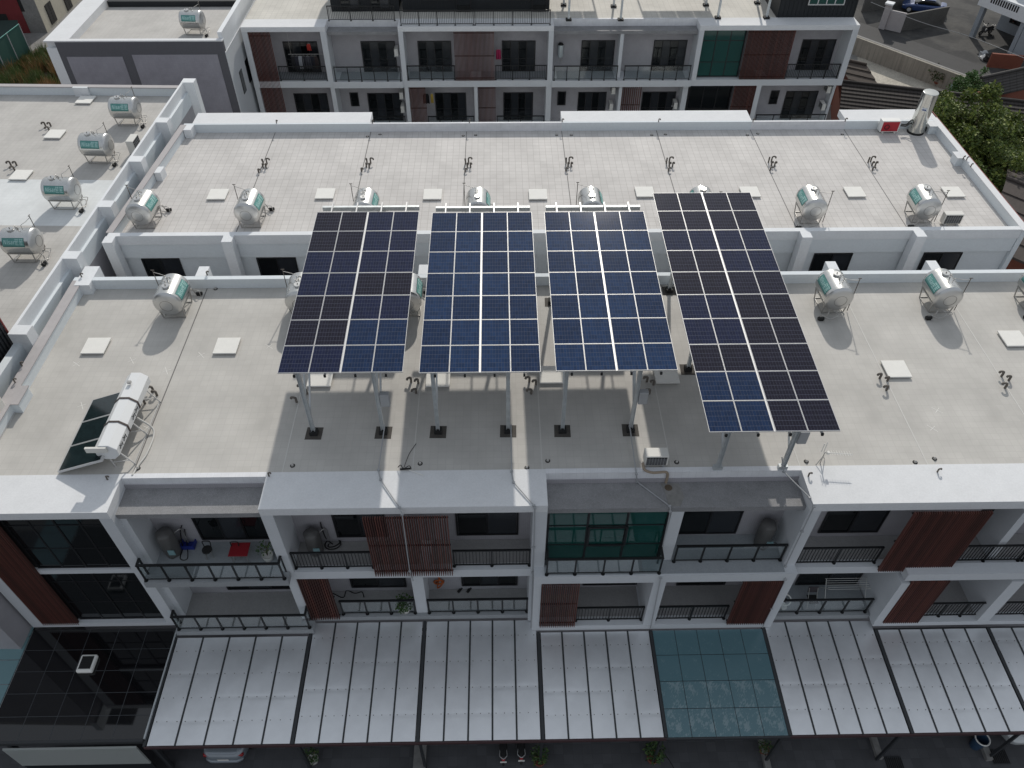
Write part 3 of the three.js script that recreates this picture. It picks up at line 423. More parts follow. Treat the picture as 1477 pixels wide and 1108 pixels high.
function solarArray(label, px, Yf, Yr, rows, pick, feet, o = {}) {
  const [fl, fr] = [px[0], px[1]].map((p) => onY(...p, Yf)), [rl, rr_] = [px[2], px[3]].map((p) => onY(...p, Yr));
  const x0 = (fl.x + rl.x) / 2, x1 = (fr.x + rr_.x) / 2, zf = (fl.z + fr.z) / 2, zr = (rl.z + rr_.z) / 2, L = Math.hypot(zf - zr, Yr - Yf), th = Math.atan2(Yr - Yf, zf - zr);
  const g = T('solar_array', label, 'solar array', [(x0 + x1) / 2, 0, zf], { group: 'raised solar arrays on the front row' });
  const gap = 0.010, mid = 0.05, pw = (x1 - x0 - 2 * gap - mid) / 4, pl = (L - gap * (rows - 1)) / rows, y = (z) => Yf + (zf - z) / (zf - zr) * (Yr - Yf);
  const face = new THREE.BoxGeometry(pw - 0.021, 0.03, pl - 0.021), fg = mg([[-pw / 2, -pw / 2 + 0.010, -pl / 2, pl / 2], [pw / 2 - 0.010, pw / 2, -pl / 2, pl / 2], [-pw / 2 + 0.010, pw / 2 - 0.010, -pl / 2, -pl / 2 + 0.010], [-pw / 2 + 0.010, pw / 2 - 0.010, pl / 2 - 0.010, pl / 2]].map(([a, b, c, d]) => bx(a, b, -0.02, 0.02, c, d)));
  for (let r = 0; r < rows; r++) for (let c = 0; c < 4; c++) {
    const s = pl / 2 + r * (pl + gap), m = shade(new THREE.Mesh(face, PV[pick(r, c)])); m.name = 'panel';
    m.position.set(x0 + pw / 2 + c * (pw + gap) + (c > 1 ? mid - gap : 0) - (x0 + x1) / 2, Yf + s * Math.sin(th), -s * Math.cos(th)); m.rotation.x = th; g.add(m);
    const f = shade(new THREE.Mesh(fg, M.alu)); f.name = 'frame'; m.add(f);
  }
  const tail = o.tail ?? 0.75;   // rails run out behind the panels to the rear cross beam
  for (let i = 0; i < 4; i++) { const x = x0 + (x1 - x0) * (0.13 + 0.245 * i); const a = [x, y(zf + 0.02) - 0.09, zf + 0.02], b = [x, y(zr - tail) - 0.09 + 0.0, zr - tail]; A(g, 'rail', beam(a, b, 0.05, 0.09), M.alu); A(g, 'rail_end', beam([x, a[1], zf + 0.021], [x, a[1], zf + 0.08], 0.07, 0.1), M.rubber); }
  A(g, 'centre_strip', beam([x0 + 2 * pw + gap + mid / 2, y(zf) - 0.006, zf], [x0 + 2 * pw + gap + mid / 2, y(zr) - 0.006, zr], mid - 0.004, 0.02), M.alu);
  for (const z of (o.cross ?? [zf - 0.55, (zf + zr) / 2, zr - tail + 0.15])) A(g, 'cross_beam', bx(x0 + 0.1, x1 - 0.05, y(z) - 0.32, y(z) - 0.14, z - 0.06, z + 0.06), M.galv);
  for (const [fx, fz, base] of feet) {
    const top = y(fz) - 0.15, b0 = base ? 0.056 : 0.0;
    const p = A(g, 'post', [bx(fx - 0.055, fx + 0.055, b0 + 0.16, top, fz - 0.01, fz + 0.01), bx(fx - 0.067, fx - 0.055, b0 + 0.16, top, fz - 0.065, fz + 0.065), bx(fx + 0.055, fx + 0.067, b0 + 0.16, top, fz - 0.065, fz + 0.065)], M.galv);
    if (fz > -6) A(p, 'brace', beam([fx + 0.02, 0.95, fz - 0.06], [fx + 0.02, y(fz - 2.6) - 0.2, fz - 2.6], 0.06, 0.06), M.galvPale); if (fz > -6) A(p, 'brace', beam([fx - 0.02, 1.6, fz - 0.06], [fx - 0.02, y(fz - 1.5) - 0.2, fz - 1.5], 0.06, 0.06), M.galv);
    if (base) A(g, 'base_plate', bx(fx - 0.16, fx + 0.16, 0.052, 0.215, fz - 0.1, fz + 0.06), M.galv); else { A(g, 'plinth', bx(fx - 0.14, fx + 0.14, 0.005, 0.16, fz - 0.14, fz + 0.14), M.rubber); A(g, 'sealant_patch', prism([[fx - 0.31, fz + 0.3], [fx + 0.3, fz + 0.31], [fx + 0.31, fz - 0.28], [fx - 0.29, fz - 0.3]], 0.0005, 0.005), M.patch); }
  }
  if (o.box) A(g, 'inverter', rbx(feet[1][0] + 0.088, feet[1][0] + 0.42, 1.5, 2.1, feet[1][1] - 0.12, feet[1][1] + 0.1, 0.03), M.pipeGrey);
  return g;
}
M.patch = grainy([0.075, 0.068, 0.06], 0.4, 0.8, 111);
{ const q = rng(4242), P = (w) => (r, c) => { const v = q(); return w[Math.floor(v * w.length)]; };
  const dark = (r, c) => { const h = Math.sin(r * 3.7 + (c >> 1) * 5.1); return h > 0.25 ? 2 : h > -0.45 ? 3 : 4; };
  solarArray('solar array with purplish dark panels beside the lone tank', [[400.3, 538.1], [580.9, 537.6], [458, 305.7], [604.2, 306.6]], 3.75, 4.12, 7, (r, c) => (c < 2 ? [2, 4, 4, 2, 2, 4, 4] : [0, 0, 2, 4, 2, 2, 2])[r], [[5.44, -1.81], [8.0, -1.81], [5.44, -9.2], [8.0, -9.2]], { box: 8.35 });
  solarArray('blue solar array directly left of the bluest one, over the plain roof joint', [[603.4, 537.6], [778.6, 537.3], [624.5, 306.8], [768.1, 307.1]], 3.7, 4.08, 7, P([0, 1, 0, 0, 1]), [[10.02, -1.81], [12.61, -1.81], [10.02, -9.2], [12.61, -9.2]]);
  solarArray('bright blue solar array next to the longest array', [[799, 535.4], [974.8, 534.3], [787.4, 306], [930.9, 305.7]], 3.7, 4.08, 7, P([0, 1, 1, 0, 1]), [[14.62, -1.79], [17.15, -1.79], [14.62, -9.2], [17.15, -9.2]], { box: 17.0 });
  solarArray('longest solar array of ten rows reaching over the roof edge', [[1017.9, 623.6], [1207.3, 622.1], [945.6, 279.2], [1085.7, 277.9]], 3.75, 4.26, 10, (r, c) => (c < 2 ? [0, 0, 4, 2, 2, 4, 3, 2, 3, 3] : [4, 4, 4, 4, 4, 3, 2, 2, 3, 3])[r], [[20.0, 0.12, 1], [22.32, 0.12, 1], [19.85, -4.95], [22.3, -4.95], [19.88, -9.9], [22.3, -9.9]], { tail: -0.05, cross: [0.9, -1.4, -4.95, -8, -9.9], box: 22.0 });
}
// ---------------------------------------------------------------- stainless water tanks
const labelTex = (() => { const c = document.createElement('canvas'); c.width = 512; c.height = 160; const x = c.getContext('2d'); x.fillStyle = '#5a938d'; x.fillRect(0, 0, 512, 160); x.fillStyle = '#3c746f'; x.fillRect(0, 140, 512, 20); x.fillRect(0, 0, 512, 8); x.fillStyle = '#a9ccc8'; x.font = 'bold italic 108px sans-serif'; x.fillText('Nisar', 18, 112); x.strokeStyle = '#b9d8d4'; x.lineWidth = 8;
  const st = (pts) => { x.beginPath(); pts.forEach(([a, b], i) => i ? x.lineTo(a, b) : x.moveTo(a, b)); x.stroke(); };
  for (const o of [300, 404]) { st([[o, 30], [o + 90, 30]]); st([[o + 20, 14], [o + 20, 50]]); st([[o + 66, 14], [o + 66, 50]]); st([[o + 6, 58], [o + 86, 58]]); st([[o + 44, 58], [o + 44, 118]]); st([[o + 10, 84], [o + 80, 84]]); st([[o + 6, 118], [o + 88, 118]]); st([[o + 20, 62], [o + 8, 116]]); }
  x.fillStyle = '#cfe3e0'; x.font = '18px sans-serif'; const t = new THREE.CanvasTexture(c); t.colorSpace = THREE.SRGBColorSpace; return t; })();
M.tankLabel = std({ map: labelTex, roughness: 0.45 });
function makeTank() {
  const g = T('water_tank', 'stainless steel water tank', 'water tank', [0, 0, 0], { group: 'stainless water tanks on the roofs' }), r = 0.6, hl = 0.62, cy = 0.88;
  const pr = []; for (let i = 0; i <= 24; i++) { const t = i / 24, z = -hl + 2 * hl * t; let rad = r; for (const k of [0.1, 0.9]) rad += 0.008 * Math.exp(-Math.pow((t - k) * 60, 2)); pr.push(new THREE.Vector2(rad, z)); }
  const barrel = new THREE.LatheGeometry(pr, 48); barrel.rotateX(Math.PI / 2); barrel.translate(0, cy, 0); A(g, 'barrel', barrel, M.steel);
  for (const s of [1, -1]) { const q = [[r, hl], [r - 0.005, hl + 0.03], [r * 0.93, hl + 0.08], [r * 0.8, hl + 0.125], [r * 0.55, hl + 0.16], [0.27, hl + 0.18], [0.262, hl + 0.172], [0.25, hl + 0.18], [0.15, hl + 0.187], [0.0001, hl + 0.19]].map(([a, b]) => new THREE.Vector2(a, b)); const e = new THREE.LatheGeometry(q, 48); e.rotateX(Math.PI / 2); if (s < 0) e.rotateY(Math.PI); e.translate(0, cy, 0); const m = A(g, 'end_cap', e, M.steelEnd); const ring = new THREE.TorusGeometry(0.262, 0.006, 6, 40); ring.translate(0, cy, s * (hl + 0.182)); A(m, 'ring', ni(ring), M.pipe); }
  const lid = A(g, 'lid', [cyl([0, cy + r - 0.02, 0.25], [0, cy + r + 0.045, 0.25], 0.15, 0.15, 24), cyl([0, cy + r + 0.045, 0.25], [0, cy + r + 0.07, 0.25], 0.165, 0.15, 24)], M.steelEnd); A(lid, 'lid_knob', cyl([0, cy + r + 0.07, 0.25], [0, cy + r + 0.12, 0.25], 0.02, 0.02, 8), M.pipe);
  { // printed label wrapped round the upper side
    const n = 10, t0 = 8 * Math.PI / 180, t1 = 47 * Math.PI / 180, p = [], uv = [], id = []; for (let i = 0; i <= n; i++) for (const k of [0, 1]) { const t = t0 + (t1 - t0) * i / n; p.push(Math.cos(t) * (r + 0.01), cy + Math.sin(t) * (r + 0.01), k ? -0.46 : 0.52); uv.push(k, i / n); } for (let i = 0; i < n; i++) { const a = i * 2; id.push(a, a + 1, a + 2, a + 1, a + 3, a + 2); }
    const b = new THREE.BufferGeometry(); b.setAttribute('position', new THREE.Float32BufferAttribute(p, 3)); b.setAttribute('uv', new THREE.Float32BufferAttribute(uv, 2)); b.setIndex(id); b.computeVertexNormals(); A(g, 'label', b, M.tankLabel); }
  const S = []; for (const s of [-1, 1]) { S.push(beam([s * 0.5, 0.52, -0.6], [s * 0.5, 0.52, 0.6], 0.045, 0.05)); S.push(beam([s * 0.46, 0.02, -0.5], [s * 0.46, 0.02, 0.5], 0.03, 0.03)); S.push(beam([-0.46, 0.02, s * 0.5], [0.46, 0.02, s * 0.5], 0.035, 0.035)); }
  A(g, 'stand', S, M.tube); for (const a of [-1, 1]) for (const b of [-1, 1]) A(g, 'leg', beam([a * 0.5, 0.5, b * 0.56], [a * 0.46, 0.0, b * 0.5], 0.04, 0.04), M.tube);
  A(g, 'vent_pole', [cyl([-0.66, 0.05, -0.45], [-0.66, 1.8, -0.45], 0.018), cyl([-0.73, 1.8, -0.45], [-0.59, 1.8, -0.45], 0.018)], M.pipe);
  for (const tp of [tube([[0, cy + r - 0.02, -0.1], [0, cy + r + 0.14, -0.1], [0.06, cy + r + 0.17, -0.16], [0.08, cy + r + 0.06, -0.2]], 0.022, 16), tube([[-0.1, cy + r - 0.03, -0.25], [-0.12, cy + r + 0.16, -0.25], [-0.35, cy + r + 0.18, -0.36], [-0.66, 1.7, -0.45]], 0.014, 16), tube([[-0.08, cy + r - 0.02, 0.02], [-0.08, cy + r + 0.12, 0.02], [-0.14, cy + r + 0.14, 0.05]], 0.018, 12)]) A(g, 'top_pipe', tp, M.tube);
  for (const sp of [tube([[0.3, 0.42, -0.75], [0.42, 0.4, -0.95], [0.5, 0.12, -1.0], [0.52, 0.03, -1.05]], 0.022, 16), tube([[0.1, 0.35, -0.78], [0.0, 0.3, -1.0], [0.35, 0.18, -1.12], [0.7, 0.28, -0.95], [0.75, 0.02, -0.9]], 0.02, 20), tube([[-0.2, 0.3, -0.75], [-0.3, 0.25, -0.95], [0.2, 0.08, -0.95], [0.6, 0.1, -0.8]], 0.018, 20)]) A(g, 'side_pipe', sp, M.tube);
  A(g, 'pump', [cyl([0.55, 0.11, -0.98], [0.76, 0.11, -0.98], 0.065, 0.065, 12), bx(0.56, 0.74, 0.0, 0.06, -1.03, -0.93), cyl([0.74, 0.11, -0.98], [0.8, 0.11, -0.98], 0.08, 0.08, 12)], M.rubber);
  return g;
}
const tank0 = makeTank(); let tankUsed = false;
function tank(p, turn, label) { if (!tankUsed) { tankUsed = true; tank0.position.copy(p); tank0.rotation.y = turn; tank0.userData.label = label; } else copy(tank0, p, turn + rr(-0.05, 0.05), label); }
for (const [x, y, t, l] of [[252, 458.6, 0, 'stainless tank on the front row beside the dark roof joint, its label to the right'], [437, 456.5, 0, 'stainless tank half hidden by the purplish solar array, clear of the lone tank'], [590, 456.5, 0, 'stainless tank in the gap between the purplish and the next solar array'], [1200, 451.5, Math.PI, 'stainless tank on the front row nearest the longest solar array'], [1354.6, 450.7, Math.PI, 'stainless tank on the front row, second beyond the longest solar array'], [1494, 449.5, Math.PI, 'stainless tank on the front row cut by the picture edge']])
  { const p = onY(x, y, 0); p.z -= 0.52; tank(p, t, l); }
const bt = onY(210.5, 329.6, 0).z - 0.5;
for (const [x, t, l] of [[onY(210.5, 329.6).x, 0, 'stainless tank on the middle row in the corner by the stepped wall'], [onY(363, 328.8).x, 0, 'stainless tank on the middle row beside the wall pilaster, clear of the arrays'], [onY(529, 328).x, 0, 'stainless tank behind the frame of the purplish solar array'], [onY(690, 328).x, 0, 'stainless tank behind the frame of the second solar array'], [onY(852, 328).x, 0, 'stainless tank behind the frame of the bluest solar array'], [onY(1012, 328).x, Math.PI, 'stainless tank peeking over the longest solar array'], [onY(1170, 328).x, Math.PI, 'stainless tank on the middle row just beyond the longest array'], [onY(1333, 328).x, Math.PI, 'stainless tank on the middle row next to the small air conditioner']])
  tank(new THREE.Vector3(x, 0, bt), t, l);
for (const [x, y, l] of [[184, 182, 'stainless tank on the left row nearest the rear parapet'], [143, 236.6, 'stainless tank on the left row beside the air conditioner, its shadow on the pale roof'], [93.6, 302.7, 'stainless tank standing on the pale white roof'], [37, 379, 'stainless tank on the left row next to the black penthouse'], [280, 51, 'stainless tank on the panelled building roof']])
  { const p = onY(x, y, 0); p.z -= 0.48; tank(p, -Math.PI / 2 + LF.a, l); }
// ---------------------------------------------------------------- hatch covers, pipes, small roof fittings
const hatch0 = T('hatch_cover', 'x', 'hatch', [0, 0, 0], { group: 'white square hatch covers on the roofs' });
A(hatch0, 'lid', rbx(-0.47, 0.47, 0.055, 0.115, -0.47, 0.47, 0.012), M.hatch); A(hatch0, 'curb', bx(-0.42, 0.42, 0.0, 0.056, -0.42, 0.42), M.coping);
let hu = false; const hatch = (p, t, l) => { if (!hu) { hu = true; hatch0.position.copy(p); hatch0.rotation.y = t; hatch0.userData.label = l; } else copy(hatch0, p, t, l); };
let hi = 0; const hf = 'white square hatch cover on the front row roof', hb = 'white square hatch cover on the middle row roof', hl_ = 'white square hatch cover on the left row roof';
for (const [x, y] of [[138, 498.5], [327, 498.5], [462, 545], [632, 545], [795, 540], [961, 540], [1293, 532], [1462, 488]]) hatch(onY(x, y, 0.1).setY(0), 0, 'white square hatch cover ' + ['between the lone front tank and the left coping', 'between the lone front tank and the purplish array', 'under the near edge of the purplish array', 'under the near edge of the second array', 'under the near edge of the bluest array', 'beside the longest array near its braced post', 'by the roof joint in front of the front tanks', 'at the picture edge of the front roof'][hi++ % 8]);
for (const [x, y] of [[314, 280], [469, 279], [624, 280], [776, 280], [930, 276.5], [1082, 276.5], [1233, 276.5], [1375, 276.5]]) hatch(onY(x, y, 0.1).setY(0), 0, 'white square hatch cover ' + ['between the two clear tanks of the middle row', 'behind the corner of the purplish array frame', 'behind the gap of the purplish and second arrays', 'behind the gap of the second and bluest arrays', 'behind the corner of the longest array', 'touching the rear edge of the longest array', 'between the last two tanks of the middle row', 'beyond the last tank by the end parapet'][hi++ % 8]);
for (const [x, y] of [[30, 252], [79, 193], [123, 143.5]]) hatch(onY(x, y, 0.1).setY(0), LF.a, 'white square hatch cover ' + ['at the edge of the pale white roof', 'beside elbow pipes on the grey left roof', 'under the rear parapet of the left row'][hi++ - 16]);
let vi = 0; const vent0 = T('vent_pipes', 'x', 'pipes', [0, 0, 0], { group: 'clusters of hooked vent pipes on the roofs' });
const hook = (x, z, h, d, r = 0.032) => tube([[x, 0, z], [x, h * 0.8, z], [x + d * 0.3, h, z + 0.02], [x + d, h * 0.98, z + 0.03], [x + d * 1.15, h * 0.72, z + 0.03]], r, 14, 0.4, 7);
for (const [x, z, h, d] of [[-0.12, -0.4, 0.52, -0.02], [0.1, -0.5, 0.5, 0.2], [-0.05, 0.05, 0.42, 0.06], [0.16, 0.1, 0.44, 0.07], [-0.25, 0.6, 0.32, 0.12]]) A(vent0, 'pipe', hook(x * 0.8, z * 0.8, h * 0.66, d * 0.8, 0.042), M.pipe);
let vu = false; const vent = (p, t, l) => { if (!vu) { vu = true; vent0.position.copy(p); vent0.rotation.y = t; vent0.userData.label = l; } else copy(vent0, p, t, l); };
for (const [x, y] of [[381, 242], [530, 241], [675, 241], [820, 240], [966, 240], [1113, 239], [1258, 239]]) vent(onY(x, y, 0), rr(-0.15, 0.15), 'hooked vent pipes ' + ['beyond the clear tank beside the pilaster', 'beyond the purplish array frame', 'beyond the second array frame', 'beyond the bluest array frame', 'beyond the rear edge of the longest array', 'on the joint between longest array and last two tanks', 'on the joint near the upright boiler'][vi++]);
let ei = 0; const elb0 = T('vent_elbows', 'x', 'pipes', [0, 0, 0], { group: 'elbow pipes standing on the roofs' });
for (const [x, z, h, d] of [[0, -0.35, 0.4, -0.16], [0.25, -0.2, 0.36, -0.14], [0.05, 0.3, 0.38, -0.18]]) A(elb0, 'pipe', hook(x, z, h * 0.7, d * 0.85, 0.048), M.pipe);
let eu = false; const elb = (p, t, l) => { if (!eu) { eu = true; elb0.position.copy(p); elb0.rotation.y = t; elb0.userData.label = l; } else copy(elb0, p, t, l); };
for (const [x, y] of [[431, 572], [596, 560], [764, 560], [934, 560], [1273, 555], [1446, 552], [214, 574]]) elb(onY(x, y, 0), rr(-0.4, 0.4), 'short brown elbow pipes ' + ['beside the front post of the purplish array', 'between the purplish and second arrays', 'between the second and bluest arrays', 'between the bluest and longest arrays', 'next to the hatch in front of the front tanks', 'on the pale roof joint towards the picture edge', 'beside the solar water heater'][ei++]);
for (const [x, y] of [[68, 186], [18, 243]]) elb(onY(x, y, 0), 0.6, 'short brown elbow pipes on the left row roof');
const knob0 = T('roof_drain', 'x', 'drain', [0, 0, 0], { group: 'small domed roof drains' }); A(knob0, 'dome', [cyl([0, 0, 0], [0, 0.07, 0], 0.06, 0.045, 10), cyl([0, 0.07, 0], [0, 0.1, 0], 0.045, 0.012, 10)], M.tube); A(knob0, 'flange', cyl([0, 0.0, 0], [0, 0.012, 0], 0.09, 0.09, 12), M.rubber);
let ku = false; const knob = (p, l) => { if (!ku) { ku = true; knob0.position.copy(p); knob0.userData.label = l; } else copy(knob0, p, 0, l); };
for (const [x, y] of [[199, 676], [422, 672], [606, 669], [790, 665], [760, 675], [976, 667], [1163, 666], [1320, 667], [1348, 662], [311, 417], [134, 418]]) knob(onY(x, y, 0), 'small domed drain on the front row roof');
for (const [x, y] of [[530, 197], [548, 194], [668, 196], [686, 195], [803, 195], [824, 195], [940, 195], [960, 194], [1078, 195], [1093, 193], [1215, 194]]) knob(onY(x, y, 0), 'small domed drain by the rear parapet of the middle row');
const goose0 = T('gooseneck_spout', 'x', 'pipe', [0, 0, 0], { group: 'gooseneck pipes on the parapets' }); A(goose0, 'pipe', hook(0, 0, 0.2, 0.07, 0.03), M.pipe);
let gu = false; const goose = (p, t, l) => { if (!gu) { gu = true; goose0.position.copy(p); goose0.rotation.y = t; goose0.userData.label = l; } else copy(goose0, p, t, l); };
for (const [x, y] of [[399, 178], [537, 178], [677, 177], [811, 176], [950, 176], [1086, 176], [1219, 175]]) goose(onY(x, y, 0.5), 0, 'gooseneck pipe on the rear parapet of the middle row');
for (const [x, y] of [[155, 692], [388, 687], [1166, 687], [1352, 681]]) goose(onY(x, y, 0.03), 0.4, 'gooseneck pipe on the white front cap');
for (const [x, y, Y] of [[118, 400, 0.5], [299, 397, 0.5], [32, 528, 0.5], [22, 552, 0.5], [1389, 230, 0.508], [1394, 231, 0.508], [1400, 241, 0.508]]) goose(onY(x, y, Y), 0.8, 'gooseneck pipe on a side or rear coping');
// ---------------------------------------------------------------- air conditioners
function acUnit(label, p, turn, o = {}) { const g = T('air_conditioner', label, 'air conditioner', [0, 0, 0], { group: o.group }), w = o.w ?? 0.8, h = o.h ?? 0.56, d = o.d ?? 0.3;
  A(g, 'casing', rbx(-w / 2, w / 2, 0.09, 0.09 + h, -d / 2, d / 2, 0.02), o.body ?? M.whitePlastic); const gr = A(g, 'grille', bx(-w / 2 + 0.05, w / 2 - 0.06, 0.14, 0.04 + h, d / 2 + 0.001, d / 2 + 0.012), o.front ?? M.rubber);
  if (!o.front) { for (let i = 1; i < 6; i++) A(gr, 'grille_bar', bx(-w / 2 + 0.05, w / 2 - 0.06, 0.14 + (h - 0.1) * i / 6 - 0.006, 0.14 + (h - 0.1) * i / 6 + 0.006, d / 2 + 0.013, d / 2 + 0.02), M.pipeGrey); for (let i = 1; i < 7; i++) A(gr, 'grille_bar', bx(-w / 2 + 0.05 + (w - 0.11) * i / 7 - 0.005, -w / 2 + 0.05 + (w - 0.11) * i / 7 + 0.005, 0.14, 0.04 + h, d / 2 + 0.0125, d / 2 + 0.0195), M.pipeGrey); }
  for (const s of [-1, 1]) A(g, 'foot', bx(s * w * 0.33 - 0.04, s * w * 0.33 + 0.04, 0, 0.09, -d / 2 - 0.04, d / 2 + 0.04), o.feet ?? M.pipeGrey);
  g.position.copy(p); g.rotation.y = turn; return g; }
acUnit('white air conditioner with black grille at the grey recessed canopy', onY(946, 677, 0).add(new THREE.Vector3(0, 0, -0.3)), 0, { w: 0.82, h: 0.5, d: 0.42 });
acUnit('white air conditioner behind the parapet beside the last tank of the middle row', onY(1375, 331.5, 0).add(new THREE.Vector3(0, 0, -0.5)), 0, { w: 0.9, h: 0.55, d: 0.34 });
acUnit('white air conditioner against the stepped wall of the left row', onY(197, 219, 0), Math.PI / 2 + LF.a, { w: 0.85, h: 0.75, d: 0.4 });
{ const p = onY(946, 677, 0), g = T('duct_pipe', 'tan insulated pipe from the air conditioner over the tiled curb', 'pipe', [p.x, 0, p.z]); A(g, 'pipe', tube([onY(927, 668, 0.25), onY(930, 678, 0.16), onY(942, 682, 0.14), onY(960, 681, 0.14), onZ(963, 686, 0.26), onZ(960, 698, 0.28)], 0.05, 40, 0.4, 8), std({ color: rgb(0.30, 0.24, 0.18), roughness: 0.8 })); A(g, 'mortar_patch', prism([[p.x + 0.2, 0.3], [p.x + 0.85, 0.32], [p.x + 0.95, 0.9], [p.x + 0.75, 1.3], [p.x + 0.35, 1.3], [p.x + 0.3, 0.7]], -0.499, -0.49), M.concrete); A(g, 'collar', cyl([p.x + 0.45, -0.489, 0.5], [p.x + 0.45, -0.46, 0.5], 0.14, 0.12, 12), M.soil); }
// upright boiler with red heat pump
{ const p = onY(1320, 190.5, 0), g = T('upright_boiler', 'tall polished steel boiler standing at the corner parapet', 'boiler', [p.x, 0, p.z]); const r = 0.43;
  const pr = [[0.0001, 2.4], [r - 0.04, 2.39], [r, 2.35], [r, 0.12], [r - 0.03, 0.08], [0.0001, 0.08]].map(([a, b]) => new THREE.Vector2(a, b)), l = new THREE.LatheGeometry(pr, 40); l.translate(p.x, 0, p.z); A(g, 'cylinder', l, std({ color: rgb(0.66, 0.66, 0.62), metalness: 0.95, roughness: 0.16 }));
  A(g, 'base', cyl([p.x, 0, p.z], [p.x, 0.08, p.z], r + 0.03, r, 24), M.rubber); A(g, 'pipe', [tube([[p.x - r + 0.02, 0.75, p.z], [p.x - 0.5, 0.72, p.z], [p.x - 0.7, 0.5, p.z + 0.05], [p.x - 1.0, 0.5, p.z + 0.05]], 0.035, 20), tube([[p.x - r + 0.02, 0.55, p.z], [p.x - 0.5, 0.52, p.z], [p.x - 0.7, 0.4, p.z + 0.05], [p.x - 1.0, 0.42, p.z + 0.05]], 0.035, 20), tube([[p.x + r - 0.02, 0.3, p.z], [p.x + 0.55, 0.3, p.z], [p.x + 0.6, 0.05, p.z]], 0.04, 14), tube([[p.x - 0.28, 0.05, p.z + 0.15], [p.x - 0.36, 0.6, p.z + 0.2], [p.x - 0.34, 1.6, p.z + 0.1]], 0.025, 14)], M.rubber);
  const pl = std({ color: rgb(0.62, 0.66, 0.7), roughness: 0.4 }), b = bx(-0.13, 0.13, -0.09, 0.09, 0, 0.01); b.rotateY(-0.5); b.translate(p.x - 0.205, 1.55, p.z + r - 0.052); A(g, 'badge', b, pl); const c2 = bx(-0.1, 0.1, -0.03, 0.03, 0, 0.008); c2.rotateY(-0.5); c2.translate(p.x - 0.212, 1.52, p.z + r - 0.042); A(g, 'badge_mark', c2, std({ color: rgb(0.03, 0.06, 0.2), roughness: 0.4 }));
  const q = onY(1279, 190, 0), u = acUnit('red fronted heat pump with white casing beside the upright boiler', q, 0, { w: 1.05, h: 0.66, d: 0.42, body: std({ color: rgb(0.75, 0.75, 0.73), roughness: 0.4 }), front: std({ color: rgb(0.42, 0.015, 0.03), roughness: 0.4 }), feet: M.whitePlastic });
  const ring = new THREE.TorusGeometry(0.13, 0.03, 8, 28); ring.translate(-0.2, 0.4, 0.235); A(u, 'fan_ring', ni(ring), std({ color: rgb(0.12, 0.005, 0.01), roughness: 0.5 })); }
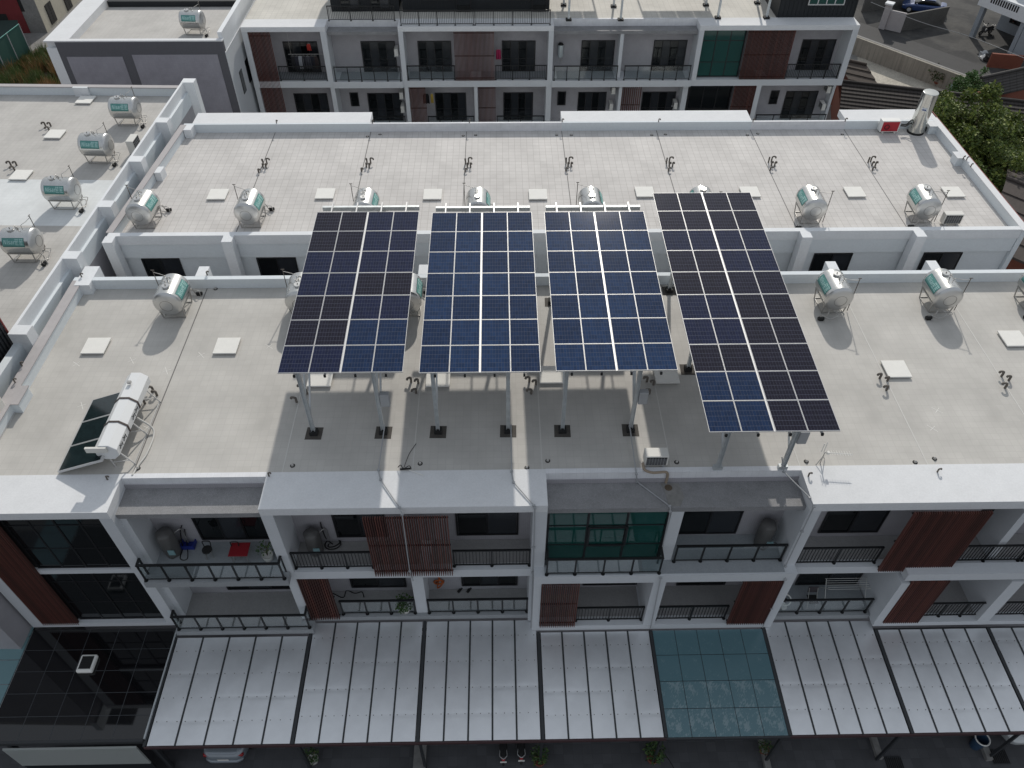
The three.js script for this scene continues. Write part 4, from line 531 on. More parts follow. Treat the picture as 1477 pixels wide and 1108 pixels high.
// flat plate solar water heater
{ const a = onY(84, 683, 0.08), b = onY(137, 579, 0.08), z0 = a.z, z1 = b.z, xb = (a.x + b.x) / 2, g = T('solar_water_heater', 'solar water heater with long white tank and black collectors on the roof', 'water heater', [xb, 0, z0]);
  const n = 3, L = (z0 - z1) / n, W = 1.75, H = 0.62, gl = phy({ map: tex(256, (x, y, i) => mul([0.012, 0.022, 0.024], 0.6 + 0.9 * N2[y * 512 + x]), 1), roughness: 0.12 });
  for (let i = 0; i < n; i++) { const za = z0 - L * i - 0.012, zb = z0 - L * (i + 1) + 0.012; const s = (x, y) => [xb + x, 0.08 + y];
    const pts = [[0, 0], [W, H], [W - 0.04, H + 0.085], [-0.04, 0.085]].map(([x, y]) => new THREE.Vector2(...s(x, y))), e = new THREE.ExtrudeGeometry(new THREE.Shape(pts), { depth: za - zb, bevelEnabled: false }); e.translate(0, 0, zb); const c = A(g, 'collector', ni(e), M.alu);
    const q2 = [[0.03, 0.105], [W - 0.09, H + 0.058], [W - 0.097, H + 0.07], [0.023, 0.117]].map(([x, y]) => new THREE.Vector2(...s(x, y))), e2 = new THREE.ExtrudeGeometry(new THREE.Shape(q2), { depth: za - zb - 0.06, bevelEnabled: false }); e2.translate(0, 0, zb + 0.03); A(c, 'glass', ni(e2), gl); }
  const tx = xb + W + 0.12, ty = 0.9, oct = []; for (let i = 0; i < 8; i++) { const t = (i + 0.5) / 8 * Math.PI * 2; oct.push(new THREE.Vector2(tx + 0.41 * Math.cos(t), ty + 0.37 * Math.sin(t))); }
  const zt0 = z0 - 0.25, zt1 = z1 - 0.35, e = new THREE.ExtrudeGeometry(new THREE.Shape(oct), { depth: zt0 - zt1, bevelEnabled: true, bevelSize: 0.015, bevelThickness: 0.015, bevelSegments: 1 }); e.translate(0, 0, zt1); const t = A(g, 'tank', ni(e), std({ color: rgb(0.74, 0.75, 0.75), metalness: 0.15, roughness: 0.38 }));
  for (const k of [0.36, 0.68]) { const o2 = oct.map((v) => new THREE.Vector2(tx + (v.x - tx) * 1.11, ty + (v.y - ty) * 1.11)), b2 = new THREE.ExtrudeGeometry(new THREE.Shape(o2), { depth: 0.07, bevelEnabled: false }); b2.translate(0, 0, zt1 + (zt0 - zt1) * k); A(t, 'strap', ni(b2), std({ color: rgb(0.05, 0.035, 0.03), roughness: 0.6 })); }
  A(t, 'end_bracket', bx(tx - 0.62, tx + 0.1, ty + 0.1, ty + 0.33, zt0 + 0.02, zt0 + 0.1), M.whitePlastic);
  const F = []; for (const z of [z0 - 0.35, (z0 + z1) / 2, z1 + 0.1]) { F.push(beam([tx + 0.34, ty - 0.1, z], [tx + 0.62, 0, z - 0.1], 0.04), beam([tx - 0.1, ty - 0.38, z], [tx - 0.05, 0, z], 0.035), beam([tx - 0.05, 0.25, z], [tx + 0.55, 0.25, z - 0.08], 0.03)); } F.push(beam([tx + 0.6, 0.03, z0 - 0.4], [tx + 0.6, 0.03, z1], 0.03)); A(g, 'support_frame', F, M.alu);
  A(g, 'valve', [cyl([tx, ty + 0.39, zt1 + 0.6], [tx, ty + 0.48, zt1 + 0.6], 0.03), bx(tx - 0.08, tx + 0.05, ty + 0.42, ty + 0.5, zt1 + 0.55, zt1 + 0.66)], M.tube); A(g, 'hose', tube([[tx + 0.35, 0.6, (z0 + z1) / 2 - 0.4], [tx + 0.85, 0.1, (z0 + z1) / 2 - 0.2], [tx + 0.9, 0.04, (z0 + z1) / 2 + 0.8], [tx + 0.75, 0.04, z0 - 0.3], [tx + 0.7, 0.05, z0 + 0.1]], 0.035, 40, 0.5, 8), M.jointPale);
  // black pen marks on the tank
  const ink = [[0.06, 0.14], [0.16, 0.2], [0.44, 0.5], [0.53, 0.57]]; for (const [u, v] of ink) { const zz = zt0 - (zt0 - zt1) * u; A(t, 'pen_mark', [beam([tx + 0.402, ty + 0.12, zz], [tx + 0.402, ty - 0.02, zz - 0.12], 0.02), beam([tx + 0.402, ty - 0.05, zz + 0.02], [tx + 0.402, ty + 0.07, zz - 0.14], 0.02), beam([tx + 0.402, ty - 0.08, zz - 0.2], [tx + 0.402, ty + 0.06, zz - 0.22], 0.02)], M.rubber); }
}
// antenna lying over the front parapet
{ const p = onY(1183, 668, 0), g = T('antenna', 'white yagi antenna on a short mast at the front parapet', 'antenna', [p.x, 0, p.z]); const V = (a) => [p.x + a[0], a[1], p.z + a[2]];
  A(g, 'mast', [cyl(V([0, 0, 0]), V([0, 0.65, 0]), 0.02), cyl(V([-0.2, 0.02, 0.12]), V([0, 0.4, 0]), 0.015), cyl(V([0.2, 0.02, -0.15]), V([0, 0.4, 0]), 0.015)], M.tube); A(g, 'boom', cyl(V([-0.05, 0.6, 0]), V([0.95, 0.6, 0.1]), 0.013), M.hatch); for (let i = 0; i < 9; i++) A(g, 'element', cyl(V([0.15 + i * 0.09, 0.6, -0.1 + i * 0.008]), V([0.15 + i * 0.09, 0.6, 0.12 + i * 0.008]), 0.008, 0.008, 6), M.hatch); A(g, 'reflector', [cyl(V([-0.06, 0.5, -0.12]), V([-0.02, 0.85, -0.2]), 0.015, 0.015, 6), cyl(V([0.02, 0.5, -0.1]), V([0.08, 0.9, -0.22]), 0.015, 0.015, 6), bx(p.x + 0.06, p.x + 0.15, 0.55, 0.65, p.z - 0.02, p.z + 0.06)], M.hatch); }
{ const p = onY(582, 678, 0), g = T('antenna_clamp', 'small knotted antenna lead on the white cap below the lit strip', 'bracket', [p.x, 0, p.z]); A(g, 'loop', [tube([onY(574, 674, 0.1), onY(578, 671, 0.25), onY(582, 676, 0.2), onY(590, 672, 0.25), onY(593, 676, 0.1)], 0.015, 24, 0.5), beam(onY(577, 677, 0.15), onY(592, 676, 0.15), 0.05)], M.rubber); A(g, 'rod', cyl(onY(590, 678, 0.1), onY(611, 686, 0.1), 0.012), M.hatch); A(g, 'lead', tube([onY(600, 640, 0.02), onY(590, 655, 0.02), onY(582, 676, 0.1)], 0.01), M.rubber); }
{ const p = onY(8, 622, 0.0), g = T('roof_heater', 'white framed roof appliance beside the left parapet', 'appliance', [p.x, 0, p.z]); A(g, 'casing', rbx(p.x - 1.2, p.x - 0.15, 0.3, 1.1, p.z - 0.9, p.z + 0.6, 0.05), M.whitePlastic); A(g, 'frame', [beam([p.x - 0.05, 0.05, p.z - 0.9], [p.x - 0.05, 0.05, p.z + 0.8], 0.06), beam([p.x - 1.2, 0.05, p.z - 0.9], [p.x - 1.2, 0.05, p.z + 0.8], 0.06), beam([p.x - 1.1, 0, p.z - 0.8], [p.x - 1.1, 0.32, p.z - 0.8], 0.06), beam([p.x - 0.25, 0, p.z - 0.8], [p.x - 0.25, 0.32, p.z - 0.8], 0.06), beam([p.x - 0.25, 0, p.z + 0.5], [p.x - 0.25, 0.32, p.z + 0.5], 0.06)], M.alu); }
// steel posts standing on the back row roof
for (const [x, y, top] of [[813, 8, 2], [885, 10, 1.5], [1018, 8, 2], [1092, 5, 1.5], [820, 30, 5], [895, 30, 5], [1035, 27, 5], [1105, 27, 5]]) { const p = onY(x, y, 0); const g = T('steel_post', 'grey steel array post on the back row roof', 'post', [p.x, 0.0, p.z], { group: 'steel array posts on the back row roof' }); const b = p.z > -40.85 ? 0.035 : 0.005; A(g, 'post', bx(p.x - 0.07, p.x + 0.07, b + 0.12, 4.2, p.z - 0.07, p.z + 0.07), M.galv); A(g, 'plinth', bx(p.x - 0.2, p.x + 0.2, b, b + 0.119, p.z - 0.2, p.z + 0.2), M.rubber); }
for (const [xa, xb, z] of [[16.6, 20.6, -42.5], [23.9, 29.0, -42.5]]) { const g = T('solar_array', xa < 20 ? 'solar array over the back row, next to the black penthouses' : 'solar array over the back row, next to the green glazed house', 'solar array', [xa, 0, z], { group: 'raised solar arrays on the back row' }); for (let r = 0; r < 6; r++) for (let c = 0; c < 4; c++) A(g, 'panel', bx(xa + (xb - xa) * c / 4 + 0.02, xa + (xb - xa) * (c + 1) / 4 - 0.02, 4.2, 4.24, -48.5 + 1.2 * r + 0.02, -47.3 + 1.2 * r - 0.02), PV[2]); A(g, 'beam', [bx(xa, xb, 4.05, 4.19, -41.6, -41.5), bx(xa, xa + 0.1, 4.06, 4.18, -54, -41.4), bx(xb - 0.1, xb, 4.06, 4.18, -54, -41.4)], M.galv); }
// ---------------------------------------------------------------- carport canopies
M.sheet = (() => { const d = noiseField(512, 3, 131, 4), s = noiseField(256, 4, 133, 4);
  const bump = tex(512, (x, y, i) => { const v = d[i]; return [v, v, v]; }, 1.6, false);
  return std({ map: tex(256, (x, y, i) => mul([0.74, 0.755, 0.77], 0.92 + 0.16 * s[i]), 2.1), metalness: 0.6, roughness: 0.33, bumpMap: bump, bumpScale: 0.0015 }); })();
M.jointDark = std({ color: rgb(0.045, 0.05, 0.055), roughness: 0.5 });
M.shutter = std({ color: rgb(0.34, 0.36, 0.345), roughness: 0.55 });
M.batten = std({ color: rgb(0.03, 0.033, 0.036), roughness: 0.5 });
M.gutter = std({ color: rgb(0.06, 0.028, 0.03), roughness: 0.6 });
const CYr = -8.22, CYf = -8.30, CZF = onY(700, 1069, CYf).z;
const cyAt = (z, zr) => CYr + (CYf - CYr) * (zr - z) / (zr - CZF);
const cX = [[210, 1072], [422, 1072], [602, 1072], [783.3, 1069], [962, 1068], [1142, 1066], [1320, 1066], [1500, 1064], [1682, 1064]].map(([x]) => onY(x, 1069, CYf).x);
const CZR = [2.06, 1.5, 1.5, 2.06, 2.06, 1.76, 2.16, 2.16];
const CLab = ['metal sheet carport canopy joining the black glass canopy', 'metal sheet carport canopy below the slatted balcony with dented seams', 'metal sheet carport canopy with two scooters parked under its edge', 'metal sheet carport canopy joining the left side of the turquoise glass one', '', 'metal sheet carport canopy joining the right side of the turquoise glass one', 'metal sheet carport canopy with the white car under its edge', 'metal sheet carport canopy at the far end past the white car'];
function tilt(g, zr) { if (Array.isArray(g)) g = mg(g); g.translate(0, 0, -zr); g.rotateX(Math.atan2(CYr - CYf, CZF - zr)); g.translate(0, CYr, zr); return g; }
for (let i = 0; i < 8; i++) {
  const x0 = cX[i], x1 = cX[i + 1], zr = CZR[i], L = CZF - zr;
  if (i === 4) continue;
  const g = T('carport_canopy', CLab[i], 'canopy', [(x0 + x1) / 2, G0, CZF], { group: 'metal sheet carport canopies along the street' }), n = 5, p = (x1 - x0 - 0.12) / n, scr = [];
  const put = (name, geo, m, k) => A(g, name, tilt(geo, zr), m, null, k);
  for (let j = 0; j < n; j++) { const a = x0 + 0.06 + p * j + 0.035, b = a + p - 0.07, sg = new THREE.PlaneGeometry(b - a, L - 0.05, 6, 60), pos = sg.attributes.position; sg.rotateX(-Math.PI / 2); sg.translate((a + b) / 2, 0, zr + L / 2);
    for (let k = 0; k < pos.count; k++) { const u = (pos.getX(k) - a) / (b - a), v = (pos.getZ(k) - zr) / L; let hgt = 0.006 * Math.sin(u * Math.PI) + 0.0015 * Math.sin(u * 5 + v * 17 + j * 2.1 + i); for (const rv of [0.14, 0.36, 0.58, 0.79]) hgt -= (0.003 + 0.003 * Math.sin(j * 7.3 + rv * 40 + i * 3)) * Math.exp(-Math.pow((v - rv) / 0.014, 2)); pos.setY(k, hgt); } sg.computeVertexNormals(); put('roof_sheet', wuv2(sg), M.sheet);
    for (const v of [0.14, 0.36, 0.58, 0.79]) for (const u of [0.12, 0.5, 0.88]) scr.push(cyl([a + (b - a) * u, 0.0, zr + L * v], [a + (b - a) * u, 0.024, zr + L * v], 0.018, 0.015, 6)); }
  put('screws', mg(scr), M.pipe, 'stuff');
  for (let j = 1; j < n; j++) put('batten', bx(x0 + 0.06 + p * j - 0.032, x0 + 0.06 + p * j + 0.032, -0.05, 0.018, zr, zr + L), M.batten);
  put('edge_beam', bx(x0 - 0.055, x0 + 0.058, -0.12, 0.03, zr, zr + L), M.batten);
  put('gutter', [bx(x0, x1, -0.16, -0.02, zr + L - 0.03, zr + L + 0.05), bx(x0, x1, -0.02, 0.02, zr + L + 0.02, zr + L + 0.05)], M.gutter);
  for (const z of [zr + 0.3, zr + L * 0.5, zr + L - 0.2]) put('purlin', bx(x0 + 0.06, x1 - 0.06, -0.18, -0.07, z - 0.04, z + 0.04), M.batten);
  A(g, 'post', bx(x0 - 0.05, x0 + 0.05, G0, CYf - 0.17, CZF - 0.35, CZF - 0.25), M.batten);
}
function wuv2(g) { g = ni(g); const p = g.attributes.position, uv = g.attributes.uv; for (let i = 0; i < p.count; i++) uv.setXY(i, p.getX(i), p.getZ(i)); return g; }
{ // turquoise glass canopy
  const x0 = cX[4], x1 = cX[5], zr = CZR[4], L = CZF - zr, g = T('glass_canopy', 'turquoise glass canopy with dusty panes over the carport', 'canopy', [(x0 + x1) / 2, G0, CZF]);
  const mats = [0, 1, 2].map((k) => { const f = noiseField(512, 5, 141 + k, 5), s = noiseField(512, 12, 151 + k, 4); return phy({ map: tex(512, (x, y, i) => mix([0.115, 0.215, 0.245], [0.34, 0.42, 0.43], Math.max(0, Math.min(0.5, (f[i] * 0.6 + s[(x * 3 + y) % 512 + 512 * ((y * 2 + x) % 512)] * 0.5 - 0.62) * 5 * [0.25, 0.8, 1][k] + [0, 0.1, 0.2][k]))), 1.3), roughness: [0.16, 0.35, 0.42][k], transmission: 0.12, thickness: 0 }); });
  for (let i = 0; i < 5; i++) for (let j = 0; j < 4; j++) { const a = x0 + 0.06 + (x1 - x0 - 0.12) / 5 * i, b = a + (x1 - x0 - 0.12) / 5, c = zr + L / 4 * j, d = c + L / 4; A(g, 'pane', tilt(bx(a + 0.012, b - 0.012, 0, 0.012, c + 0.012, d - 0.012), zr), mats[Math.max(0, j - 1 + (j === 1 && (i > 1) ? 0 : 0))]); }
  for (let i = 0; i <= 5; i++) A(g, 'mullion', tilt(bx(x0 + 0.06 + (x1 - x0 - 0.12) / 5 * i - 0.02, x0 + 0.06 + (x1 - x0 - 0.12) / 5 * i + 0.02, -0.08, -0.005, zr, zr + L), zr), M.batten);
  for (let j = 0; j <= 4; j++) A(g, 'transom', tilt(bx(x0, x1, -0.14, -0.085, zr + L / 4 * j - 0.02, zr + L / 4 * j + 0.02), zr), M.batten);
  A(g, 'edge_beam', tilt(bx(x0 - 0.06, x0 + 0.03, -0.12, 0.05, zr, zr + L), zr), M.batten); A(g, 'gutter', tilt(bx(x0, x1, -0.16, -0.0, zr + L + 0.005, zr + L + 0.06), zr), M.batten); A(g, 'post', bx(x0 - 0.05, x0 + 0.05, G0, CYf - 0.17, CZF - 0.35, CZF - 0.25), M.batten);
}
{ // black glass canopy over the end house entrance, with a shutter gate below
  const Y = -8.2, x0 = onY(0, 1060, Y).x, x1 = cX[0] - 0.06, zr = 1.66, zf = onY(100, 1068, Y).z, xr0 = -6.98, g = T('glass_canopy', 'black mirror glass canopy beside the metal canopies', 'canopy', [(x0 + x1) / 2, G0, zf]);
  const bm = phy({ color: rgb(0.006, 0.006, 0.007), roughness: 0.035, ior: 1.6 });
  const nx = 5, nz = 5; for (let i = 0; i < nx; i++) for (let j = 0; j < nz; j++) { const a = xr0 + (x1 - xr0) / nx * i, b = xr0 + (x1 - xr0) / nx * (i + 1), c = zr + (zf - zr) / nz * j, d = c + (zf - zr) / nz; A(g, 'pane', bx(a + 0.006, b - 0.006, Y, Y + 0.015, c + 0.006, d - 0.006), bm); }
  for (let i = 0; i <= nx; i++) A(g, 'mullion', bx(xr0 + (x1 - xr0) / nx * i - 0.02, xr0 + (x1 - xr0) / nx * i + 0.02, Y - 0.1, Y - 0.004, zr, zf), M.galv);
  for (let i = 1; i < nx; i++) A(g, 'joint_strip', bx(xr0 + (x1 - xr0) / nx * i - 0.011, xr0 + (x1 - xr0) / nx * i + 0.011, Y + 0.0155, Y + 0.019, zr, zf), M.jointDark); for (let j = 1; j < nz; j++) A(g, 'joint_strip', bx(xr0, x1, Y + 0.0192, Y + 0.0215, zr + (zf - zr) / nz * j - 0.011, zr + (zf - zr) / nz * j + 0.011), M.jointDark);
  A(g, 'front_beam', bx(xr0, x1, Y - 0.2, Y + 0.03, zf + 0.001, zf + 0.1), M.batten); A(g, 'side_beam', bx(x1 + 0.001, x1 + 0.05, Y - 0.2, Y + 0.04, zr, zf), M.galv);
  const gate = A(g, 'shutter_gate', bx(xr0 + 0.6, x1 - 0.3, Y - 1.95, Y - 0.25, zf + 0.16, zf + 0.2), M.shutter); for (let k = 0; k < 22; k++) A(gate, 'shutter_slat', bx(xr0 + 0.6, x1 - 0.3, Y - 1.95 + k * 0.077, Y - 1.95 + k * 0.077 + 0.055, zf + 0.201, zf + 0.225), M.shutter);
  A(gate, 'gate_panel', bx(xr0 + 0.6, x1 - 0.3, G0 + 0.1, Y - 1.96, zf + 0.14, zf + 0.18), M.blackClad);
  for (const x of [xr0 + 0.4, x1 - 0.15]) A(g, 'post', bx(x - 0.08, x + 0.08, G0, Y - 0.21, zf - 0.3, zf - 0.14), M.batten);
  const v = onY(126, 958, Y + 0.1), f = T('roof_fan', 'white square ventilator on the black glass canopy', 'ventilator', [v.x, Y + 0.016, v.z]); A(f, 'housing', rbx(v.x - 0.32, v.x + 0.32, Y + 0.016, Y + 0.22, v.z - 0.36, v.z + 0.36, 0.07, 3), M.hatch); const fg = A(f, 'grille', bx(v.x - 0.23, v.x + 0.23, Y + 0.21, Y + 0.23, v.z - 0.27, v.z + 0.25), M.rubber); for (let k = 0; k < 6; k++) A(fg, 'grille_bar', bx(v.x - 0.23, v.x + 0.23, Y + 0.2305, Y + 0.236, v.z - 0.25 + k * 0.09, v.z - 0.23 + k * 0.09), M.rubber);
  const s = T('alley_canopy', 'pale turquoise pane strip in the side alley', 'canopy', [-8, G0, 3]); const am = phy({ color: rgb(0.16, 0.27, 0.29), roughness: 0.3 }); for (let k = 0; k < 6; k++) A(s, 'pane', bx(-8.6, -7.05, Y - 0.05, Y - 0.035, 0.9 + k * 1.0 + 0.015, 1.9 + k * 1.0 - 0.015), am); A(s, 'bearer', [bx(-8.6, -8.55, Y - 0.15, Y - 0.06, 0.9, 6.9), bx(-7.1, -7.05, Y - 0.15, Y - 0.06, 0.9, 6.9)], M.batten); A(s, 'bracket', bx(-8.6, -7.05, Y - 0.3, Y - 0.151, 0.3, 0.9), M.batten);
}
// ---------------------------------------------------------------- balcony things
const stool0 = (label, p) => { const g = T('stool', label, 'stool', [p.x, p.y, p.z], { group: 'round stools on the blue box balcony' }); const L = []; for (let k = 0; k < 4; k++) { const t = k * Math.PI / 2 + 0.4; L.push(cyl([p.x + 0.17 * Math.cos(t), p.y, p.z + 0.17 * Math.sin(t)], [p.x + 0.12 * Math.cos(t), p.y + 0.42, p.z + 0.12 * Math.sin(t)], 0.014)); } for (const l of L) A(g, 'leg', l, M.tube); A(g, 'seat', cyl([p.x, p.y + 0.42, p.z], [p.x, p.y + 0.47, p.z], 0.19, 0.18, 20), M.rubber); A(g, 'backrest', tube([[p.x - 0.12, p.y + 0.42, p.z - 0.12], [p.x - 0.14, p.y + 0.75, p.z - 0.16], [p.x + 0.14, p.y + 0.75, p.z - 0.16], [p.x + 0.12, p.y + 0.42, p.z - 0.12]], 0.02, 20), M.rubber); };
function boiler(label, x, y, z, h = 1.45, r = 0.36) { const g = T('covered_boiler', label, 'boiler', [x, y, z], { group: 'boilers under grey covers on the balconies' }); const pr = [[0.0001, h], [r * 0.8, h - 0.03], [r, h - 0.14], [r * 1.02, h * 0.5], [r * 0.96, 0.02], [r * 0.5, 0.0]].map(([a, b]) => new THREE.Vector2(a, b)), l = new THREE.LatheGeometry(pr, 28), p = l.attributes.position; for (let i = 0; i < p.count; i++) { const t = Math.atan2(p.getZ(i), p.getX(i)), k = 1 + 0.05 * Math.sin(t * 5 + p.getY(i) * 3); p.setX(i, p.getX(i) * k); p.setZ(i, p.getZ(i) * k); } l.computeVertexNormals(); l.translate(x, y, z); A(g, 'cover', ni(l), std({ color: rgb(0.10, 0.098, 0.095), roughness: 0.55 })); A(g, 'sticker', bx(x + 0.02, x + 0.26, y + 0.35, y + 0.62, z + r * 1.0, z + r * 1.0 + 0.04), std({ color: rgb(0.22, 0.36, 0.38), roughness: 0.6 })); A(g, 'pipe', tube([[x + r * 0.6, y + h * 0.7, z - r * 0.5], [x + r + 0.15, y + h * 0.75, z - 0.35], [x + r + 0.2, y + 0.2, z - 0.3]], 0.02, 16), M.tube); }
const fl3 = -3.96, fl2 = -4.04;
boiler('grey covered boiler on the balcony with the blue box', -0.2, fl3, 0.7, 1.4, 0.31); boiler('grey covered boiler on the barred balcony with coiled hose', 5.2, fl2, 0.66, 1.3, 0.29); boiler('grey covered boiler on the glass railed balcony right of the green bay', 22.35, -3.93, 0.7, 1.45, 0.3);
{ const p = onY(273, 787, fl3), g = T('plastic_box', 'blue plastic crate on the balcony floor by the hose', 'crate', [p.x, fl3, p.z]); const m = std({ color: rgb(0.015, 0.03, 0.22), roughness: 0.5 }); A(g, 'crate_wall', [bx(p.x - 0.26, p.x + 0.26, fl3, fl3 + 0.22, p.z - 0.19, p.z - 0.16), bx(p.x - 0.26, p.x + 0.26, fl3, fl3 + 0.22, p.z + 0.16, p.z + 0.19), bx(p.x - 0.26, p.x - 0.23, fl3, fl3 + 0.22, p.z - 0.159, p.z + 0.159), bx(p.x + 0.23, p.x + 0.26, fl3, fl3 + 0.22, p.z - 0.159, p.z + 0.159)], m); A(g, 'crate_floor', bx(p.x - 0.229, p.x + 0.229, fl3 + 0.001, fl3 + 0.03, p.z - 0.158, p.z + 0.158), m); }
stool0('dark round stool between the blue crate and the red table', onY(303, 802, fl3)); stool0('dark round stool in front of the red table', onY(343, 803, fl3));
{ const p = onY(346, 793, fl3 + 0.5), g = T('folding_table', 'small red topped table on the balcony', 'table', [p.x, fl3, p.z]); A(g, 'table_top', rbx(p.x - 0.38, p.x + 0.34, fl3 + 0.5, fl3 + 0.53, p.z - 0.3, p.z + 0.3, 0.012), std({ color: rgb(0.26, 0.012, 0.02), roughness: 0.5 })); for (const a of [-0.3, 0.26]) for (const b of [-0.24, 0.24]) A(g, 'leg', cyl([p.x + a, fl3, p.z + b], [p.x + a, fl3 + 0.5, p.z + b], 0.015), M.tube); }
const leafM = std({ color: rgb(0.045, 0.10, 0.025), roughness: 0.6 });
function plant(name, label, p, h, w, n, seed, pot = true, cat = 'plant', col = [[0.05, 0.11, 0.025], [0.035, 0.08, 0.02], [0.075, 0.13, 0.03]]) {
  const g = T(name, label, cat, [p.x, p.y, p.z]), q = rng(seed); const ph = pot ? h * 0.3 : 0;
  if (pot) { const pr = [[0.0001, 0], [w * 0.28, 0], [w * 0.36, ph], [w * 0.32, ph], [w * 0.3, ph * 0.85], [0.0001, ph * 0.85]].map(([a, b]) => new THREE.Vector2(a, b)), l = new THREE.LatheGeometry(pr, 20); l.translate(p.x, p.y, p.z); A(g, 'pot', ni(l), pot === 2 ? M.redBrick : M.whitePlastic); }
  const st = []; for (let i = 0; i < 5; i++) { const t = q() * 6.3; st.push(tube([[p.x, p.y + ph * 0.8, p.z], [p.x + 0.12 * w * Math.cos(t), p.y + ph + (h - ph) * 0.5, p.z + 0.12 * w * Math.sin(t)], [p.x + 0.35 * w * Math.cos(t), p.y + h * 0.92, p.z + 0.35 * w * Math.sin(t)]], 0.012, 8, 0.5, 5)); } A(g, 'stem', st, M.soil);
  A(g, 'foliage', leaves(n, q, (s) => { const t = q() * 6.283, rad = Math.sqrt(q()) * w * 0.5, y = ph + (h - ph) * (0.25 + 0.75 * q()); return [p.x + rad * Math.cos(t), p.y + y, p.z + rad * Math.sin(t)]; }, w * 0.16, col), M.leaf); return g; }
M.leaf = phy({ vertexColors: true, roughness: 0.75, transmission: 0.18, thickness: 0 });
function leaves(n, q, at, size, cols) { // many small folded leaves
  const pos = [], col = [], v = new THREE.Vector3(), e = new THREE.Euler(), a = new THREE.Vector3();
  for (let i = 0; i < n; i++) { const [x, y, z] = at(i), s = size * (0.6 + 0.8 * q()), c = cols[Math.floor(q() * cols.length)], k = 0.8 + 0.4 * q(); e.set((q() - 0.5) * 2.2, q() * 6.283, (q() - 0.5) * 1.6);
    const P = [[0, 0, 0], [s * 0.5, s * 0.12, s * 0.28], [s, 0, 0], [s * 0.5, s * 0.12, -s * 0.28]].map((w) => v.set(...w).applyEuler(e).clone().add(a.set(x, y, z))); for (const t of [0, 1, 2, 0, 2, 3]) { pos.push(P[t].x, P[t].y, P[t].z); col.push(c[0] * k, c[1] * k, c[2] * k); } }
  const g = new THREE.BufferGeometry(); g.setAttribute('position', new THREE.Float32BufferAttribute(pos, 3)); g.setAttribute('color', new THREE.Float32BufferAttribute(col, 3)); g.computeVertexNormals(); return g; }
plant('potted_plant', 'broad leafed potted plant at the end of the blue crate balcony', onY(388, 806, fl3), 0.95, 0.6, 70, 501, 1); plant('potted_plant', 'small green bush behind the lower glass rail', onY(585, 880, -7.84), 0.8, 0.7, 260, 502, 1);
function hose(label, pts, r = 0.02, m = M.rubber, loops = null) { const a = pts[0], g = T('hose', label, 'hose', [a.x, a.y, a.z]); A(g, 'hose', tube(pts, r, 60, 0.5, 6), m); if (loops) { const t = new THREE.TorusGeometry(loops.r, r, 6, 28); t.rotateX(loops.rx ?? 1.2); t.translate(loops.p.x, loops.p.y, loops.p.z); A(g, 'coil', ni(t), m); const t2 = new THREE.TorusGeometry(loops.r * 0.8, r, 6, 28); t2.rotateX(1.0); t2.rotateY(0.5); t2.translate(loops.p.x + 0.05, loops.p.y + 0.02, loops.p.z); A(g, 'coil', ni(t2), m); } }
hose('black hose hanging on the wall of the blue crate balcony', [onZ(262, 758, 0.3), onZ(260, 768, 0.33), onY(263, 790, fl3 + 0.05), onY(260, 806, fl3 + 0.3), onY(270, 806, fl3 + 0.3), onY(270, 788, fl3 + 0.05), onZ(266, 764, 0.3)], 0.02);
{ const p = onY(480, 785, fl2 + 0.06); hose('black hose coiled on the barred balcony', [onZ(462, 754, 0.32), onZ(467, 770, 0.36), onY(472, 779, fl2 + 0.05), p], 0.025, M.rubber, { r: 0.3, p, rx: 1.3 }); }
{ const p = onZ(633, 840, 0.32); hose('orange cable coil hung on the lower balcony wall', [onZ(632, 832, 0.3), onZ(638, 842, 0.33), onZ(631, 848, 0.33), onZ(634, 834, 0.3)], 0.03, std({ color: rgb(0.42, 0.10, 0.02), roughness: 0.6 }), { r: 0.2, p, rx: 0.1 }); }
hose('thin black hose lying on the lower slatted balcony', [onY(480, 856, -7.83), onY(495, 862, -7.83), onY(500, 852, -7.83), onY(512, 856, -7.83), onY(522, 854, -7.83), onY(525, 862, -7.83)], 0.02);
for (const [x, y] of [[664, 851], [677, 851]]) { const p = onY(x, y, -7.845), g = T('slipper', 'black slipper on the lower glass railed balcony', 'slipper', [p.x, p.y, p.z], { group: 'pair of black slippers on the lower balcony' }); const b = new RoundedBoxGeometry(0.12, 0.07, 0.34, 3, 0.03); b.rotateY(-0.6); b.translate(p.x, p.y + 0.035, p.z); A(g, 'sole', ni(b), M.rubber); const s = new THREE.TorusGeometry(0.065, 0.02, 8, 14, Math.PI); s.rotateY(-0.6); s.translate(p.x + 0.03, p.y + 0.06, p.z - 0.06); A(g, 'strap', ni(s), M.rubber); }
{ const y = -7.84, p = onY(1215, 857, y), g = T('drying_rack', 'white wire drying rack on the lower balcony', 'drying rack', [p.x, y, p.z]); const B = []; for (let k = 0; k < 6; k++) B.push(cyl([p.x - 0.9, y + 0.85, p.z - 0.25 + k * 0.1], [p.x + 0.9, y + 0.85, p.z - 0.25 + k * 0.1], 0.009, 0.009, 6)); for (const b of B) A(g, 'bar', b, M.hatch); for (const s of [-0.85, 0.85]) for (const t of [-1, 1]) A(g, 'leg', cyl([p.x + s, y, p.z + t * 0.35], [p.x + s, y + 0.86, p.z - t * 0.25], 0.014, 0.014, 6), M.hatch); }
